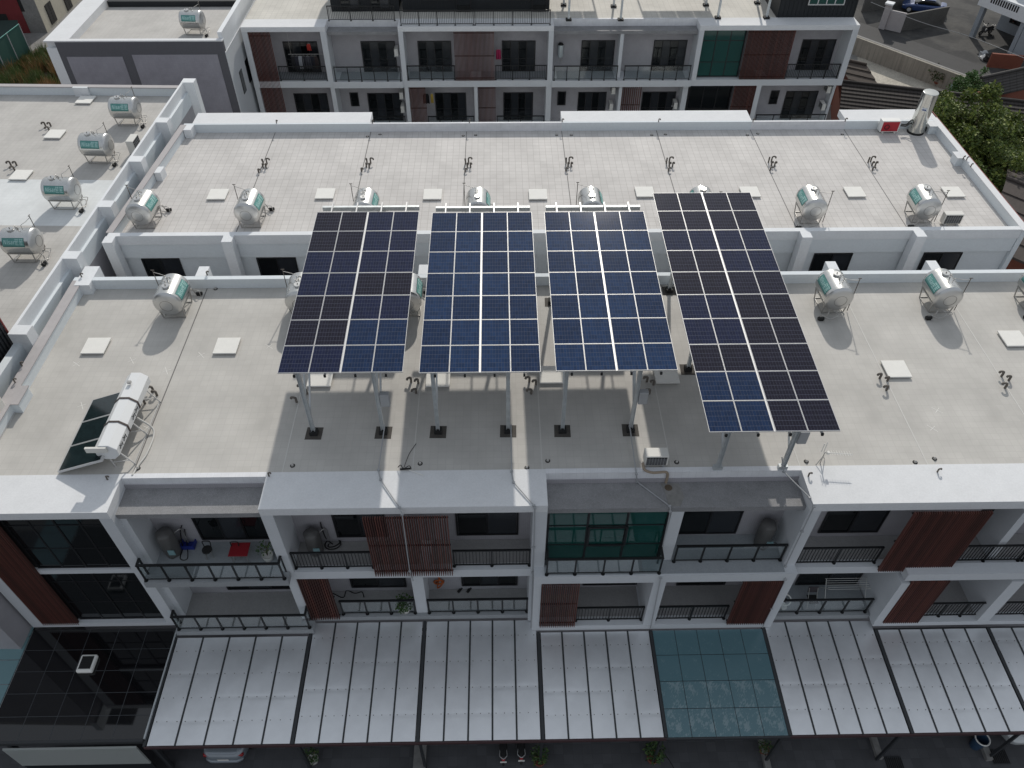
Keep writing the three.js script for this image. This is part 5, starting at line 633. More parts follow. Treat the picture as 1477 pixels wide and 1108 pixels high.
{ const y = -7.84, p = onY(1168, 872, y), g = T('folding_chair', 'dark folding chair behind the lower glass rail', 'chair', [p.x, y, p.z]); A(g, 'seat', rbx(p.x - 0.2, p.x + 0.2, y + 0.42, y + 0.46, p.z - 0.2, p.z + 0.2, 0.015), M.rubber); const b = new RoundedBoxGeometry(0.42, 0.3, 0.05, 2, 0.02); b.rotateX(-0.25); b.translate(p.x, y + 0.78, p.z - 0.26); A(g, 'backrest', ni(b), std({ color: rgb(0.05, 0.04, 0.045), roughness: 0.6 })); for (const s of [-0.18, 0.18]) { A(g, 'leg', cyl([p.x + s, y, p.z + 0.22], [p.x + s, y + 0.9, p.z - 0.28], 0.014), M.tube); A(g, 'leg', cyl([p.x + s, y, p.z - 0.22], [p.x + s, y + 0.44, p.z + 0.15], 0.014), M.tube); } }
{ const y = -7.84, p = onY(1129, 874, y), g = T('fan', 'round white floor fan in the corner of the lower balcony', 'fan', [p.x, y, p.z]); const t = new THREE.TorusGeometry(0.22, 0.03, 8, 28); t.rotateX(-0.9); t.translate(p.x, y + 0.5, p.z); A(g, 'guard_ring', ni(t), M.hatch); A(g, 'hub', cyl([p.x, y + 0.45, p.z], [p.x, y + 0.55, p.z + 0.06], 0.1, 0.08, 12), M.rubber); A(g, 'stand', [cyl([p.x, y, p.z], [p.x, y + 0.45, p.z], 0.02), cyl([p.x, y, p.z], [p.x, y + 0.03, p.z], 0.18, 0.16, 20)], M.hatch); }
{ const p = onY(1430, 778, -4.15), g = T('cloth_heap', 'red cloth left on the upper balcony floor', 'cloth', [p.x, -4.145, p.z]); const s = new THREE.IcosahedronGeometry(0.22, 3), q = s.attributes.position; for (let i = 0; i < q.count; i++) { const k = 1 + 0.25 * Math.sin(q.getX(i) * 21 + q.getZ(i) * 17); q.setXYZ(i, q.getX(i) * k, Math.max(0, q.getY(i)) * 0.4 * k, q.getZ(i) * k * 0.8); } s.computeVertexNormals(); s.translate(p.x, -4.145, p.z); A(g, 'cloth', s, std({ color: rgb(0.5, 0.03, 0.035), roughness: 0.85 })); }
// wall units and laundry of the back row
for (const [x, y, h, w, l] of [[22.3, -2.9, 0, 0, '']]) void 0;
const wallAC = (x, y, z, l) => acUnit(l, new THREE.Vector3(x, y, z), -Math.PI / 2, { w: 0.75, h: 0.5, d: 0.28, group: 'air conditioners on the back row balconies' });
wallAC(5.0, -2.35, ZW + 0.75, 'air conditioner on the pillar left of the patched screen balcony'); wallAC(5.05, -5.6, ZW + 0.75, 'upper of two air conditioners below the patched screen frame'); wallAC(5.05, -6.7, ZW + 0.75, 'lower of two air conditioners below the patched screen frame'); wallAC(21.15, -5.3, ZW + 0.75, 'upper air conditioner on the lower balcony below the water heater'); wallAC(21.1, -6.6, ZW + 0.75, 'lower air conditioner on the lower balcony below the water heater'); wallAC(26.1, -6.6, ZW + 0.6, 'air conditioner beside the small slat screen below the sunny roof'); wallAC(37.6, -5.3, ZW + 0.75, 'upper air conditioner at the end of the lowest back balcony'); wallAC(37.6, -6.7, ZW + 0.75, 'lower air conditioner at the end of the lowest back balcony');
{ const x = 17.05, y = -2.75, z = ZW + 0.22, g = T('wall_heater', 'wall mounted steel water heater on the back row balcony', 'water heater', [x, y, z]); const pr = [[0.0001, 0], [0.16, 0.02], [0.2, 0.08], [0.2, 0.92], [0.16, 0.98], [0.0001, 1]].map(([a, b]) => new THREE.Vector2(a, b)), l = new THREE.LatheGeometry(pr, 24); l.translate(x, y, z); A(g, 'cylinder', ni(l), std({ color: rgb(0.5, 0.55, 0.56), roughness: 0.3, metalness: 0.3 })); A(g, 'cap', cyl([x, y + 0.93, z], [x, y + 1.02, z], 0.215, 0.16, 20), M.rubber); A(g, 'pipe', [cyl([x - 0.08, y - 0.4, z], [x - 0.08, y + 0.03, z], 0.02), cyl([x + 0.08, y - 0.4, z], [x + 0.08, y + 0.03, z], 0.02)], M.tube); }
function garment(label, x, y, z, c, w = 0.45, h = 0.7) { const g = T('garment', label, 'clothing', [x, y - h, z], { group: 'laundry on the back row balconies' }); const s = new THREE.PlaneGeometry(w, h, 10, 10), p = s.attributes.position; for (let i = 0; i < p.count; i++) { const u = p.getX(i) / w, v = p.getY(i) / h; p.setZ(i, 0.05 * Math.sin(u * 14 + x * 3) * (0.6 - v) + 0.03 * Math.cos(v * 5)); p.setX(i, p.getX(i) * (1 - 0.25 * (v + 0.5) * (v > 0.3 ? 1 : 0.4))); } s.computeVertexNormals(); s.translate(x, y - h / 2, z); A(g, 'cloth', ni(s), std({ color: rgb(...c), roughness: 0.9 })); A(g, 'hanger', [cyl([x - w * 0.3, y, z], [x + w * 0.3, y, z], 0.01, 0.01, 5), cyl([x, y, z], [x, y + 0.12, z], 0.006, 0.006, 5)], M.tube); }
{ const cols = [[0.012, 0.012, 0.015], [0.02, 0.02, 0.03], [0.25, 0.26, 0.28], [0.015, 0.015, 0.02], [0.05, 0.05, 0.06], [0.01, 0.012, 0.02], [0.03, 0.02, 0.02]], nm = ['black', 'navy', 'pale grey', 'black', 'charcoal', 'dark blue', 'brown black']; for (let i = 0; i < 7; i++) garment(nm[i] + ' shirt on the drying rail of the red slatted house' + (i === 3 ? ', mid rail' : i === 0 ? ', first on it' : ''), -2.6 + i * 0.27, -2.3, ZW + 0.9, cols[i], 0.4, 0.95); garment('red shirt hung above the others at the red slatted house', -1.35, -1.5, ZW + 0.7, [0.35, 0.03, 0.02], 0.3, 0.5); garment('pink cloth beside the patched slat screen', 12.45, -2.0, ZW + 0.6, [0.36, 0.02, 0.09], 0.4, 0.75); garment('black shirt on the lower balcony below the patched screen', 6.9, -5.2, ZW + 0.9, [0.01, 0.01, 0.012], 0.5, 0.8); garment('yellow trimmed shirt on the lower balcony below the patched screen', 7.35, -5.2, ZW + 0.92, [0.42, 0.3, 0.06], 0.22, 0.75); 
  const g = T('drying_rail', 'steel drying rail on the balcony of the red slatted house', 'drying rail', [-1.7, -2.2, ZW + 0.9]); A(g, 'rail', cyl([-2.9, -2.17, ZW + 0.9], [-0.3, -2.17, ZW + 0.9], 0.018), M.tube); A(g, 'hanger_rod', [cyl([-2.7, -2.17, ZW + 0.9], [-2.7, -0.3, ZW + 0.9], 0.01), cyl([-0.5, -2.17, ZW + 0.9], [-0.5, -0.3, ZW + 0.9], 0.01)], M.tube); }
// ---------------------------------------------------------------- vehicles
function loft(st, seg = 28, ex = 4) { // stations [z, halfWidth, yLow, yHigh]; rounded box sections
  const pos = [], id = [], sg = (v) => Math.sign(v) * Math.pow(Math.abs(v), 2 / ex);
  st.forEach(([z, w, a, b]) => { for (let i = 0; i < seg; i++) { const t = i / seg * Math.PI * 2; pos.push(w * sg(Math.cos(t)), (a + b) / 2 + (b - a) / 2 * sg(Math.sin(t)), z); } });
  for (let s = 0; s < st.length - 1; s++) for (let i = 0; i < seg; i++) { const a = s * seg + i, b = s * seg + (i + 1) % seg, c = a + seg, d = b + seg; id.push(a, b, c, b, d, c); }
  for (const s of [0, st.length - 1]) { const c = pos.length / 3; pos.push(0, (st[s][2] + st[s][3]) / 2, st[s][0]); for (let i = 0; i < seg; i++) { const a = s * seg + i, b = s * seg + (i + 1) % seg; s ? id.push(a, b, c) : id.push(b, a, c); } }
  const g = new THREE.BufferGeometry(); g.setAttribute('position', new THREE.Float32BufferAttribute(pos, 3)); g.setIndex(id); g.computeVertexNormals(); return g;
}
function car(label, p, turn, color, o = {}) { // +z is the rear
  const g = T('parked_car', label, 'car', [0, 0, 0]), paint = phy({ color: rgb(...color), roughness: 0.35, metalness: 0.25, clearcoat: 0.8, clearcoatRoughness: 0.08 }), rl = std({ color: rgb(0.30, 0.01, 0.012), roughness: 0.25 }), hw = 0.88;
  A(g, 'body', loft([[-2.22, 0.5, 0.42, 0.62], [-2.12, 0.72, 0.3, 0.72], [-1.8, 0.84, 0.22, 0.82], [-1.0, hw, 0.2, 0.93], [0, hw, 0.2, 0.96], [1.1, hw, 0.2, 1.0], [1.75, 0.86, 0.24, 1.03], [2.05, 0.8, 0.3, 1.0], [2.2, 0.66, 0.36, 0.86], [2.25, 0.5, 0.42, 0.72]], 36, 5), paint);
  const cab = A(g, 'cabin_glass', loft([[-1.05, 0.7, 0.88, 0.96], [-0.5, 0.72, 0.86, 1.30], [-0.1, 0.7, 0.86, 1.42], [0.7, 0.7, 0.86, 1.42], [1.2, 0.68, 0.88, 1.26], [1.6, 0.66, 0.9, 1.03]], 32, 4), M.glassDark); A(cab, 'roof_panel', loft([[-0.28, 0.56, 1.36, 1.40], [0, 0.62, 1.385, 1.455], [0.4, 0.63, 1.39, 1.465], [0.8, 0.6, 1.36, 1.44], [0.95, 0.54, 1.34, 1.39]], 24, 3), paint);
  A(g, 'boot_lid', loft([[1.5, 0.6, 0.98, 1.035], [1.8, 0.66, 0.99, 1.055], [2.05, 0.62, 0.96, 1.03], [2.15, 0.5, 0.93, 0.98]], 24, 4), paint); A(g, 'bumper', loft([[2.02, 0.82, 0.36, 0.56], [2.2, 0.74, 0.36, 0.6], [2.3, 0.55, 0.4, 0.56]], 24, 4), o.bumper ?? paint);
  for (const s of [-1, 1]) { const t = loft([[1.93, 0.1, 0.72, 0.88], [2.08, 0.14, 0.7, 0.88], [2.16, 0.1, 0.72, 0.86]], 16, 4); t.translate(s * 0.68, 0, 0); A(g, 'tail_light', t, rl); const h = loft([[-2.14, 0.1, 0.56, 0.68], [-2.0, 0.14, 0.55, 0.72], [-1.9, 0.1, 0.6, 0.72]], 16, 4); h.translate(s * 0.6, 0, 0); A(g, 'headlight', h, M.hatch); for (const z of [-1.4, 1.4]) { const w = A(g, 'wheel', cyl([s * 0.66, 0.32, z], [s * 0.89, 0.32, z], 0.32, 0.32, 24), M.rubber); A(w, 'rim', cyl([s * 0.885, 0.32, z], [s * 0.9, 0.32, z], 0.2, 0.19, 16), M.alu); } const m = loft([[-0.85, 0.03, 0.95, 1.02], [-0.78, 0.08, 0.93, 1.05], [-0.7, 0.06, 0.95, 1.03]], 12, 3); m.translate(s * 0.98, 0, 0); A(g, 'mirror', m, paint); }
  A(g, 'number_plate', bx(-0.22, 0.22, 0.62, 0.74, 2.262, 2.275), M.hatch);
  g.position.copy(p); g.rotation.y = turn; return g; }
{ const p = onY(322, 1094, G0 + 0.7); p.y = G0 + 0.008; p.z -= 2.2; car('silver car with its boot sticking out from under the canopy', p, 0, [0.24, 0.27, 0.30]); }
{ const p = onY(1480, 1062, G0 + 0.8); p.y = G0 + 0.008; p.x += 0.1; p.z -= 2.0; car('white car nosing out from under the last canopy', p, Math.PI, [0.55, 0.57, 0.57]); }
function scooter(label, p, body) { // front towards the building, tail towards the street (+z)
  const g = T('scooter', label, 'scooter', [0, 0, 0], { group: 'scooters parked under the canopy edge' }), paint = phy({ color: rgb(...body), roughness: 0.35, clearcoat: 0.6 });
  for (const z of [-0.62, 0.62]) { const w = new THREE.TorusGeometry(0.2, 0.055, 10, 24); w.rotateY(Math.PI / 2); w.translate(0, 0.255, z); const m = A(g, 'wheel', ni(w), M.rubber); A(m, 'rim', cyl([-0.03, 0.255, z], [0.03, 0.255, z], 0.16, 0.16, 16), M.tube); }
  A(g, 'body', loft([[-0.2, 0.1, 0.28, 0.4], [0.05, 0.16, 0.3, 0.62], [0.35, 0.18, 0.36, 0.74], [0.65, 0.15, 0.46, 0.76], [0.88, 0.06, 0.58, 0.72]], 22, 3), paint); A(g, 'leg_shield', loft([[-0.62, 0.08, 0.5, 0.95], [-0.5, 0.2, 0.32, 0.98], [-0.42, 0.2, 0.3, 0.92]], 20, 3), paint); A(g, 'footboard', bx(-0.16, 0.16, 0.27, 0.31, -0.45, -0.1), M.rubber);
  A(g, 'seat', loft([[-0.1, 0.1, 0.66, 0.76], [0.1, 0.14, 0.68, 0.82], [0.5, 0.15, 0.72, 0.86], [0.8, 0.1, 0.74, 0.84]], 20, 3), M.rubber); A(g, 'handlebar', [tube([[-0.34, 1.06, -0.38], [-0.2, 1.08, -0.46], [0, 1.04, -0.52], [0.2, 1.08, -0.46], [0.34, 1.06, -0.38]], 0.02, 24), cyl([0, 0.5, -0.6], [0, 1.05, -0.5], 0.03)], M.tube); for (const s of [-1, 1]) A(g, 'mirror', [cyl([s * 0.24, 1.08, -0.45], [s * 0.34, 1.3, -0.5], 0.008), cyl([s * 0.34, 1.3, -0.52], [s * 0.34, 1.3, -0.49], 0.06, 0.06, 14)], M.rubber);
  A(g, 'grab_rail', tube([[-0.13, 0.8, 0.55], [-0.15, 0.86, 0.8], [0, 0.87, 0.93], [0.15, 0.86, 0.8], [0.13, 0.8, 0.55]], 0.016, 24), M.alu); A(g, 'tail_light', loft([[0.86, 0.08, 0.6, 0.7], [0.93, 0.05, 0.61, 0.68]], 14, 3), std({ color: rgb(0.4, 0.01, 0.015), roughness: 0.3 })); A(g, 'number_plate', bx(-0.13, 0.13, 0.44, 0.58, 0.92, 0.935), M.hatch); A(g, 'fender', loft([[0.6, 0.06, 0.42, 0.52], [0.9, 0.07, 0.36, 0.5], [1.0, 0.05, 0.3, 0.38]], 14, 3), M.rubber);
  g.position.copy(p); return g; }
{ const p = onY(726, 1092, G0 + 0.6); p.y = G0 + 0.008; p.z -= 0.75; scooter('dark scooter with brown rails, on the side away from the flower pot', p, [0.03, 0.026, 0.024]); const q = onY(752, 1090, G0 + 0.6); q.y = G0 + 0.008; q.z -= 0.75; scooter('black scooter with pale rails beside the flower pot', q, [0.012, 0.012, 0.014]); }
plant('potted_plant', 'potted shrub in a terracotta pot at the kerb beside the scooters', onY(778, 1100, G0), 1.1, 0.7, 220, 511, 2); plant('potted_plant', 'small potted shrub under the second metal canopy edge', onY(453, 1098, G0), 0.9, 0.6, 200, 512, 1); plant('potted_plant', 'bushy potted plant below the turquoise canopy edge', onY(941, 1095, G0), 1.1, 0.8, 260, 513, 2); plant('potted_plant', 'potted plant at the forecourt divider right of the turquoise canopy', onY(1101, 1085, G0), 0.8, 0.55, 160, 514, 2);
for (const [x, y, w, dl] of [[606, 1095, 0.5, 'wide concrete planter divider between the metal canopies'], [1104, 1098, 0.25, 'low concrete divider below the turquoise canopy corner'], [1262, 1078, 0.25, 'low concrete divider with nothing beside it under the metal canopy'], [1418, 1080, 0.25, 'low concrete divider behind the round blue bin']]) { const p = onY(x, y, G0), g = T('divider_block', dl, 'divider', [p.x, G0, p.z], { group: 'concrete dividers between the forecourts' }); A(g, 'block', bx(p.x - w / 2, p.x + w / 2, G0, G0 + 0.22, p.z - 1.3, p.z + 0.5), M.concrete); A(g, 'post', bx(p.x - 0.05, p.x + 0.05, G0 + 0.221, G0 + 0.9, p.z - 1.2, p.z - 1.1), M.batten); }
for (const [x, y] of [[1290, 1103], [1441, 1092]]) { const p = onY(x, y, G0), g = T('drain_grate', 'black drain grate in the kerb channel', 'drain', [p.x, G0 + 0.031, p.z], { group: 'drain grates along the kerb' }); A(g, 'frame', [bx(p.x - 0.35, p.x + 0.35, G0 + 0.031, G0 + 0.05, p.z - 0.3, p.z - 0.26), bx(p.x - 0.35, p.x + 0.35, G0 + 0.031, G0 + 0.05, p.z + 0.26, p.z + 0.3)], M.batten); for (let k = 0; k < 9; k++) A(g, 'bar', bx(p.x - 0.34 + k * 0.08, p.x - 0.3 + k * 0.08, G0 + 0.031, G0 + 0.048, p.z - 0.259, p.z + 0.259), M.rubber); }
{ const p = onY(1416, 1067, G0 + 0.7), g = T('round_bin', 'round blue bin with a pale rim by the white car', 'bin', [p.x, G0 + 0.008, p.z]); const pr = [[0.0001, 0], [0.2, 0], [0.26, 0.72], [0.3, 0.74], [0.3, 0.78], [0.24, 0.78], [0.2, 0.1], [0.0001, 0.08]].map(([a, b]) => new THREE.Vector2(a, b)), l = new THREE.LatheGeometry(pr, 28); l.translate(p.x, G0 + 0.008, p.z); A(g, 'shell', ni(l), std({ color: rgb(0.03, 0.07, 0.13), roughness: 0.5 })); const t = new THREE.TorusGeometry(0.28, 0.03, 8, 32); t.rotateX(Math.PI / 2); t.translate(p.x, G0 + 0.8, p.z); A(g, 'rim', ni(t), M.hatch); }
{ const a = onY(951, 1076, G0 + 3.4), g = T('power_cable', 'black cable dropping from the turquoise canopy edge', 'cable', [a.x, G0, a.z]); A(g, 'cable', tube([a, onY(962, 1092, G0 + 1.5), onY(971, 1107, G0 + 0.3), onY(975, 1125, G0 + 0.02)], 0.02, 24, 0.5), M.rubber); }

M.wallGrey = grainy([0.10, 0.098, 0.092], 0.35, 3.1, 165);
// ---------------------------------------------------------------- upper right: lane, yard and neighbours
const LY = -10.4, q2 = (pts, y) => pts.map(([x, z]) => { const p = onY(x, z, y); return [p.x, p.z]; });
const kA = onY(1232, 52, LY), kB = onY(1391, 110.5, LY), kd = kB.clone().sub(kA).normalize(), kn = new THREE.Vector3(-kd.z, 0, kd.x).multiplyScalar(-1); // kn points away from the camera side
if (kn.z > 0) kn.multiplyScalar(-1);
const kp = (s, t) => { const v = kA.clone().addScaledVector(kd, s).addScaledVector(kn, t); return [v.x, v.z]; };
structure('upper_terrace', prism([kp(-40, 0), kp(45, 0), kp(45, 70), kp(-40, 70)], G0 - 0.2, LY), M.concreteLane);
structure('lane', prism([kp(-40, 0.3), kp(45, 0.3), kp(45, 3.6), kp(-40, 3.6)], LY - 0.2, LY + 0.004), grainy([0.038, 0.038, 0.039], 0.25, 3.3, 161));
structure('lane_kerb', prism([kp(-40, -0.02), kp(45, -0.02), kp(45, 0.28), kp(-40, 0.28)], LY - 0.1, LY + 0.12), M.concrete);
{ const g = T('retaining_wall', 'stained concrete retaining wall below the lane', 'wall', [kA.x, G0, kA.z]); A(g, 'wall', prism([kp(-40, -0.32), kp(45, -0.32), kp(45, -0.03), kp(-40, -0.03)], G0, LY + 0.1), M.concreteOld); }
structure('yard', prism(q2([[1237, 82], [1335, 113], [1372, 135], [1237, 132]], G0), G0 - 0.2, G0 + 0.004), grainy([0.42, 0.39, 0.33], 0.45, 4.1, 163));
{ const p1 = onY(1272, 40.6, LY), p2 = onY(1295, 46, LY), g = T('gate_pillar', 'white tiled gate pillar at the lane', 'gate pillar', [p1.x, LY, p1.z]); const d = p2.clone().sub(p1).normalize(), n = new THREE.Vector3(d.z, 0, -d.x), P = (a, b, c, e) => [[a, c], [b, c], [b, e], [a, e]].map(([s, t]) => [p1.x + d.x * s + n.x * t, p1.z + d.z * s + n.z * t]); A(g, 'pillar', prism(P(-0.3, 0.3, -0.3, 0.3), LY, LY + 2.4), M.coping); A(g, 'cap', prism(P(-0.4, 0.4, -0.4, 0.4), LY + 2.4, LY + 2.55), M.white); A(g, 'panel', prism(P(0.31, 1.9, -0.1, 0.1), LY, LY + 1.9), M.coping);
  const w = T('garden_wall', 'grey rendered wall behind the gate pillar', 'wall', [p2.x, LY, p2.z]), a = onY(1298, 46, LY), b = onY(1361, 34, LY); A(w, 'wall', prism([[a.x, a.z], [b.x, b.z], [b.x + 0.1, b.z - 0.25], [a.x + 0.1, a.z - 0.25]], LY, LY + 1.7), M.wallGrey); const c = onY(1243, 18, LY), e = onY(1310, 6, LY), w2 = T('garden_wall', 'long grey wall behind the blue car', 'wall', [c.x, LY, c.z]); A(w2, 'wall', prism([[c.x, c.z], [e.x, e.z], [e.x, e.z - 0.25], [c.x, c.z - 0.25]], LY, LY + 2.2), M.wallGrey); }
car('blue car parked behind the gate pillar', onY(1330, 17, LY), 1.15, [0.02, 0.05, 0.16]);
{ // house with a porch
  const p1 = onY(1402, 53, LY), p2 = onY(1458, 77, LY), dx = p2.x - p1.x, dz = p2.z - p1.z, L = Math.hypot(dx, dz), f = { x: p1.x, z: p1.z, a: -Math.atan2(dz, dx) }, g = T('porch_house', 'pale blue house with open porch and balcony beyond the lane', 'house', [0, LY, 0], { frame: f }), wm = grainy([0.30, 0.33, 0.36], 0.15, 3, 171);
  for (const x of [0, L]) { const c = A(g, 'porch_pillar', bx(x - 0.22, x + 0.22, LY, LY + 3.0, -0.25, 0.25), wm); A(c, 'painted_band', bx(x - 0.223, x + 0.223, LY + 2.0, LY + 2.99, -0.26, -0.251), M.redBrick); }
  A(g, 'balcony', [bx(-0.6, L + 3, LY + 3.001, LY + 3.4, -4, 0.35), bx(-0.6, L + 3, LY + 3.401, LY + 4.3, 0.05, 0.35), bx(-0.6, -0.35, LY + 3.401, LY + 4.3, -4, 0.049)], M.white); for (let k = 0; k < 12; k++) A(g, 'balcony_slot', bx(0.6 + k * 0.26, 0.76 + k * 0.26, LY + 3.6, LY + 4.15, 0.351, 0.36), M.rubber); A(g, 'wall', bx(-0.3, L + 6, LY, LY + 8, -9, -4.001), wm); A(g, 'side_wall', bx(L + 0.3, L + 6, LY, LY + 3.0, -4, 0.3), wm); windowPart(g, 0.8, 2.4, LY + 1.0, LY + 2.2, -4, 2); windowPart(g, 1.5, 3.4, LY + 4.2, LY + 5.6, -4, 2);
  const a = onY(1420, 50, LY), sc = scooter('dark scooter parked on the neighbour porch', new THREE.Vector3(a.x, LY, a.z), [0.05, 0.05, 0.055]); sc.rotation.y = 1.9; sc.userData.group = 'scooter at the neighbour'; }
{ const a = onY(1424, 97, LY), b = onY(1470, 101, LY), g = T('brick_wall', 'low red brick wall beside the lane', 'wall', [a.x, LY, a.z]); A(g, 'wall', prism([[a.x, a.z], [b.x, b.z], [b.x, b.z - 0.25], [a.x, a.z - 0.25]], LY, LY + 1.3), M.redBrick); const r = rng(909); for (let k = 0; k < 6; k++) { const p = onY(1412 + r() * 40, 78 + r() * 12, LY), s = 0.3 + 0.35 * r(), m = [M.pipeGrey, M.hatch, M.rubber][k % 3], h = T('junk_bag', ['grey', 'white', 'black'][k % 3] + ' bundle in the junk heap beside the brick wall', 'bundle', [p.x, LY, p.z], { group: 'junk heap beside the brick wall' }), ic = new THREE.IcosahedronGeometry(s, 2), q = ic.attributes.position; for (let i = 0; i < q.count; i++) { const t = 1 + 0.2 * Math.sin(q.getX(i) * 13 + q.getY(i) * 9 + k); q.setXYZ(i, q.getX(i) * t, Math.max(-0.3 * s, q.getY(i)) * t, q.getZ(i) * t); } ic.computeVertexNormals(); ic.translate(p.x, LY + 0.3 * s, p.z); A(h, 'bag', ic, m); } }
// tiled roofs
M.roofTile = (() => std({ map: tex(256, (x, y, i) => mul([0.036, 0.03, 0.027], ((x % 32) < 5 ? 0.45 : 1) * (0.7 + 0.6 * N2[y * 512 + x])), 2.4), roughness: 0.85 }))();
function tileRoof(label, L0, L1, down, n, o = {}) { // ridge from L0 to L1, courses stepping down along vector down
  const g = T('tiled_house', label, 'house', [L0.x, G0, L0.z]), d = L1.clone().sub(L0), len = d.length(); d.normalize();
  for (let k = 0; k < n; k++) { const a = L0.clone().addScaledVector(down, k / n), b = L0.clone().addScaledVector(down, (k + 1.12) / n), e = new THREE.BufferGeometry(), P = [a, a.clone().addScaledVector(d, len), b, b.clone().addScaledVector(d, len)]; P[2].y += 0.09; P[3].y += 0.09;
    const low = [P[2].clone().setY(P[2].y - 0.16), P[3].clone().setY(P[3].y - 0.16)], V = [P[0], P[2], P[1], P[1], P[2], P[3], P[2], low[0], P[3], P[3], low[0], low[1]], pos = [], uv = []; V.forEach((v, i) => { pos.push(v.x, v.y, v.z); const s = v.clone().sub(L0).dot(d); uv.push(s, i < 6 ? k * 0.37 + [0, 0.4, 0, 0, 0.4, 0.4][i] : 0.2); }); e.setAttribute('position', new THREE.Float32BufferAttribute(pos, 3)); e.setAttribute('uv', new THREE.Float32BufferAttribute(uv, 2)); e.computeVertexNormals(); A(g, 'tile_course', e, o.mat ?? M.roofTile); }
  A(g, 'ridge', cyl(L0.clone().setY(L0.y + 0.05), L1.clone().setY(L1.y + 0.05), 0.14, 0.14, 10), o.mat ?? M.roofTile);
  const back = new THREE.Vector3(-down.x, down.y, -down.z), c = L0.clone().addScaledVector(back, o.rear ?? 0.8), e = new THREE.BufferGeometry(), f = c.clone().addScaledVector(d, len); e.setAttribute('position', new THREE.Float32BufferAttribute([L0, L1, c, L1, f, c].flatMap((v) => [v.x, v.y - 0.02, v.z]), 3)); e.setAttribute('uv', new THREE.Float32BufferAttribute([0, 0, len, 0, 0, 4, len, 0, len, 4, 0, 4], 2)); e.computeVertexNormals(); A(g, 'rear_slope', e, o.mat ?? M.roofTile);
  const w0 = L0.clone().addScaledVector(down, 0.85), w1 = L0.clone().addScaledVector(back, (o.rear ?? 0.8) * 0.88), t = Math.min(w0.y, w1.y) - 0.12; A(g, 'wall', prism([[w0.x + d.x * 0.4, w0.z + d.z * 0.4], [w0.x + d.x * (len - 0.4), w0.z + d.z * (len - 0.4)], [w1.x + d.x * (len - 0.4), w1.z + d.z * (len - 0.4)], [w1.x + d.x * 0.4, w1.z + d.z * 0.4]], G0, t), o.wall ?? M.redBrick); return g; }
{ const a = onY(1215, 118, -7.6), b = onY(1500, 150, -7.6), dn = new THREE.Vector3(-(b.z - a.z), 0, b.x - a.x).normalize().multiplyScalar(6.2); if (dn.z < 0) dn.multiplyScalar(-1); dn.y = -2.3; tileRoof('low house with long dark tiled roof below the lane', a, b, dn, 16);
  const c = onY(1415, 113, -7.6), e = onY(1510, 92, -7.6), d2 = onY(1434, 138, -9.0).sub(c); tileRoof('low house with brown ribbed roof beside the brick wall', c, e, d2, 7, { rear: 0.12, mat: (() => std({ map: tex(128, (x, y, i) => mul([0.045, 0.04, 0.037], (x % 64) < 6 ? 0.4 : 0.85 + 0.3 * N2[y * 512 + x]), 1.6), roughness: 0.7 }))() });
  const s0 = onY(1206, 84, -8), s1 = onY(1250, 94, -8), d3 = new THREE.Vector3(0.8, -1.3, 4.2); tileRoof('shed with small brown roof in the pale yard', s0, s1, d3, 5, { mat: grainy([0.07, 0.055, 0.045], 0.3, 1.4, 181) });
  const r0 = onY(1452, 257, -6.5), r1 = onY(1560, 300, -6.5); tileRoof('house with plain dark brown roof below the end parapet', r0.clone().add(new THREE.Vector3(0, 0, 0)), r1, new THREE.Vector3(-3.4, -1.4, 5.6), 5, { mat: grainy([0.062, 0.05, 0.045], 0.3, 2.4, 183) }); }
// trees
function tree(label, base, h, cr, ch, n, seed, cols, size = 0.3) {
  const g = T('broadleaf_tree', label, 'tree', [base.x, base.y, base.z]), q = rng(seed), top = h - ch, B = [], cl = [];
  A(g, 'trunk', tube([[base.x, base.y, base.z], [base.x + 0.15, base.y + top * 0.5, base.z - 0.1], [base.x - 0.05, base.y + top + ch * 0.2, base.z]], 0.22, 16, 0.5, 10), M.soil);
  for (let i = 0; i < 46; i++) { const t = q() * 6.283, e = Math.acos(1 - 1.7 * q()), rad = Math.pow(q(), 0.4); cl.push([base.x + cr * rad * Math.sin(e) * Math.cos(t), base.y + top + ch * 0.42 + ch * 0.56 * rad * Math.cos(e), base.z + cr * rad * Math.sin(e) * Math.sin(t), (0.16 + 0.17 * q()) * cr]); }
  for (let i = 0; i < 12; i++) { const c = cl[i * 3]; B.push(tube([[base.x, base.y + top * 0.8 + i * 0.06, base.z], [(base.x + c[0]) / 2, (base.y + top + c[1]) / 2 + 0.2, (base.z + c[2]) / 2], [c[0], c[1], c[2]]], 0.06, 8, 0.5, 6)); } A(g, 'limb', B, M.soil);
  const per = Math.ceil(n / cl.length); A(g, 'crown', leaves(per * cl.length, q, (i) => { const c = cl[Math.floor(i / per)], t = q() * 6.283, u = 2 * q() - 1, s = Math.sqrt(1 - u * u), r = c[3] * Math.pow(q(), 0.33); return [c[0] + r * s * Math.cos(t), c[1] + r * u * 0.8, c[2] + r * s * Math.sin(t)]; }, size, cols), M.leaf); return g; }
const green = [[0.13, 0.175, 0.024], [0.085, 0.13, 0.016], [0.19, 0.225, 0.04], [0.06, 0.095, 0.014]];
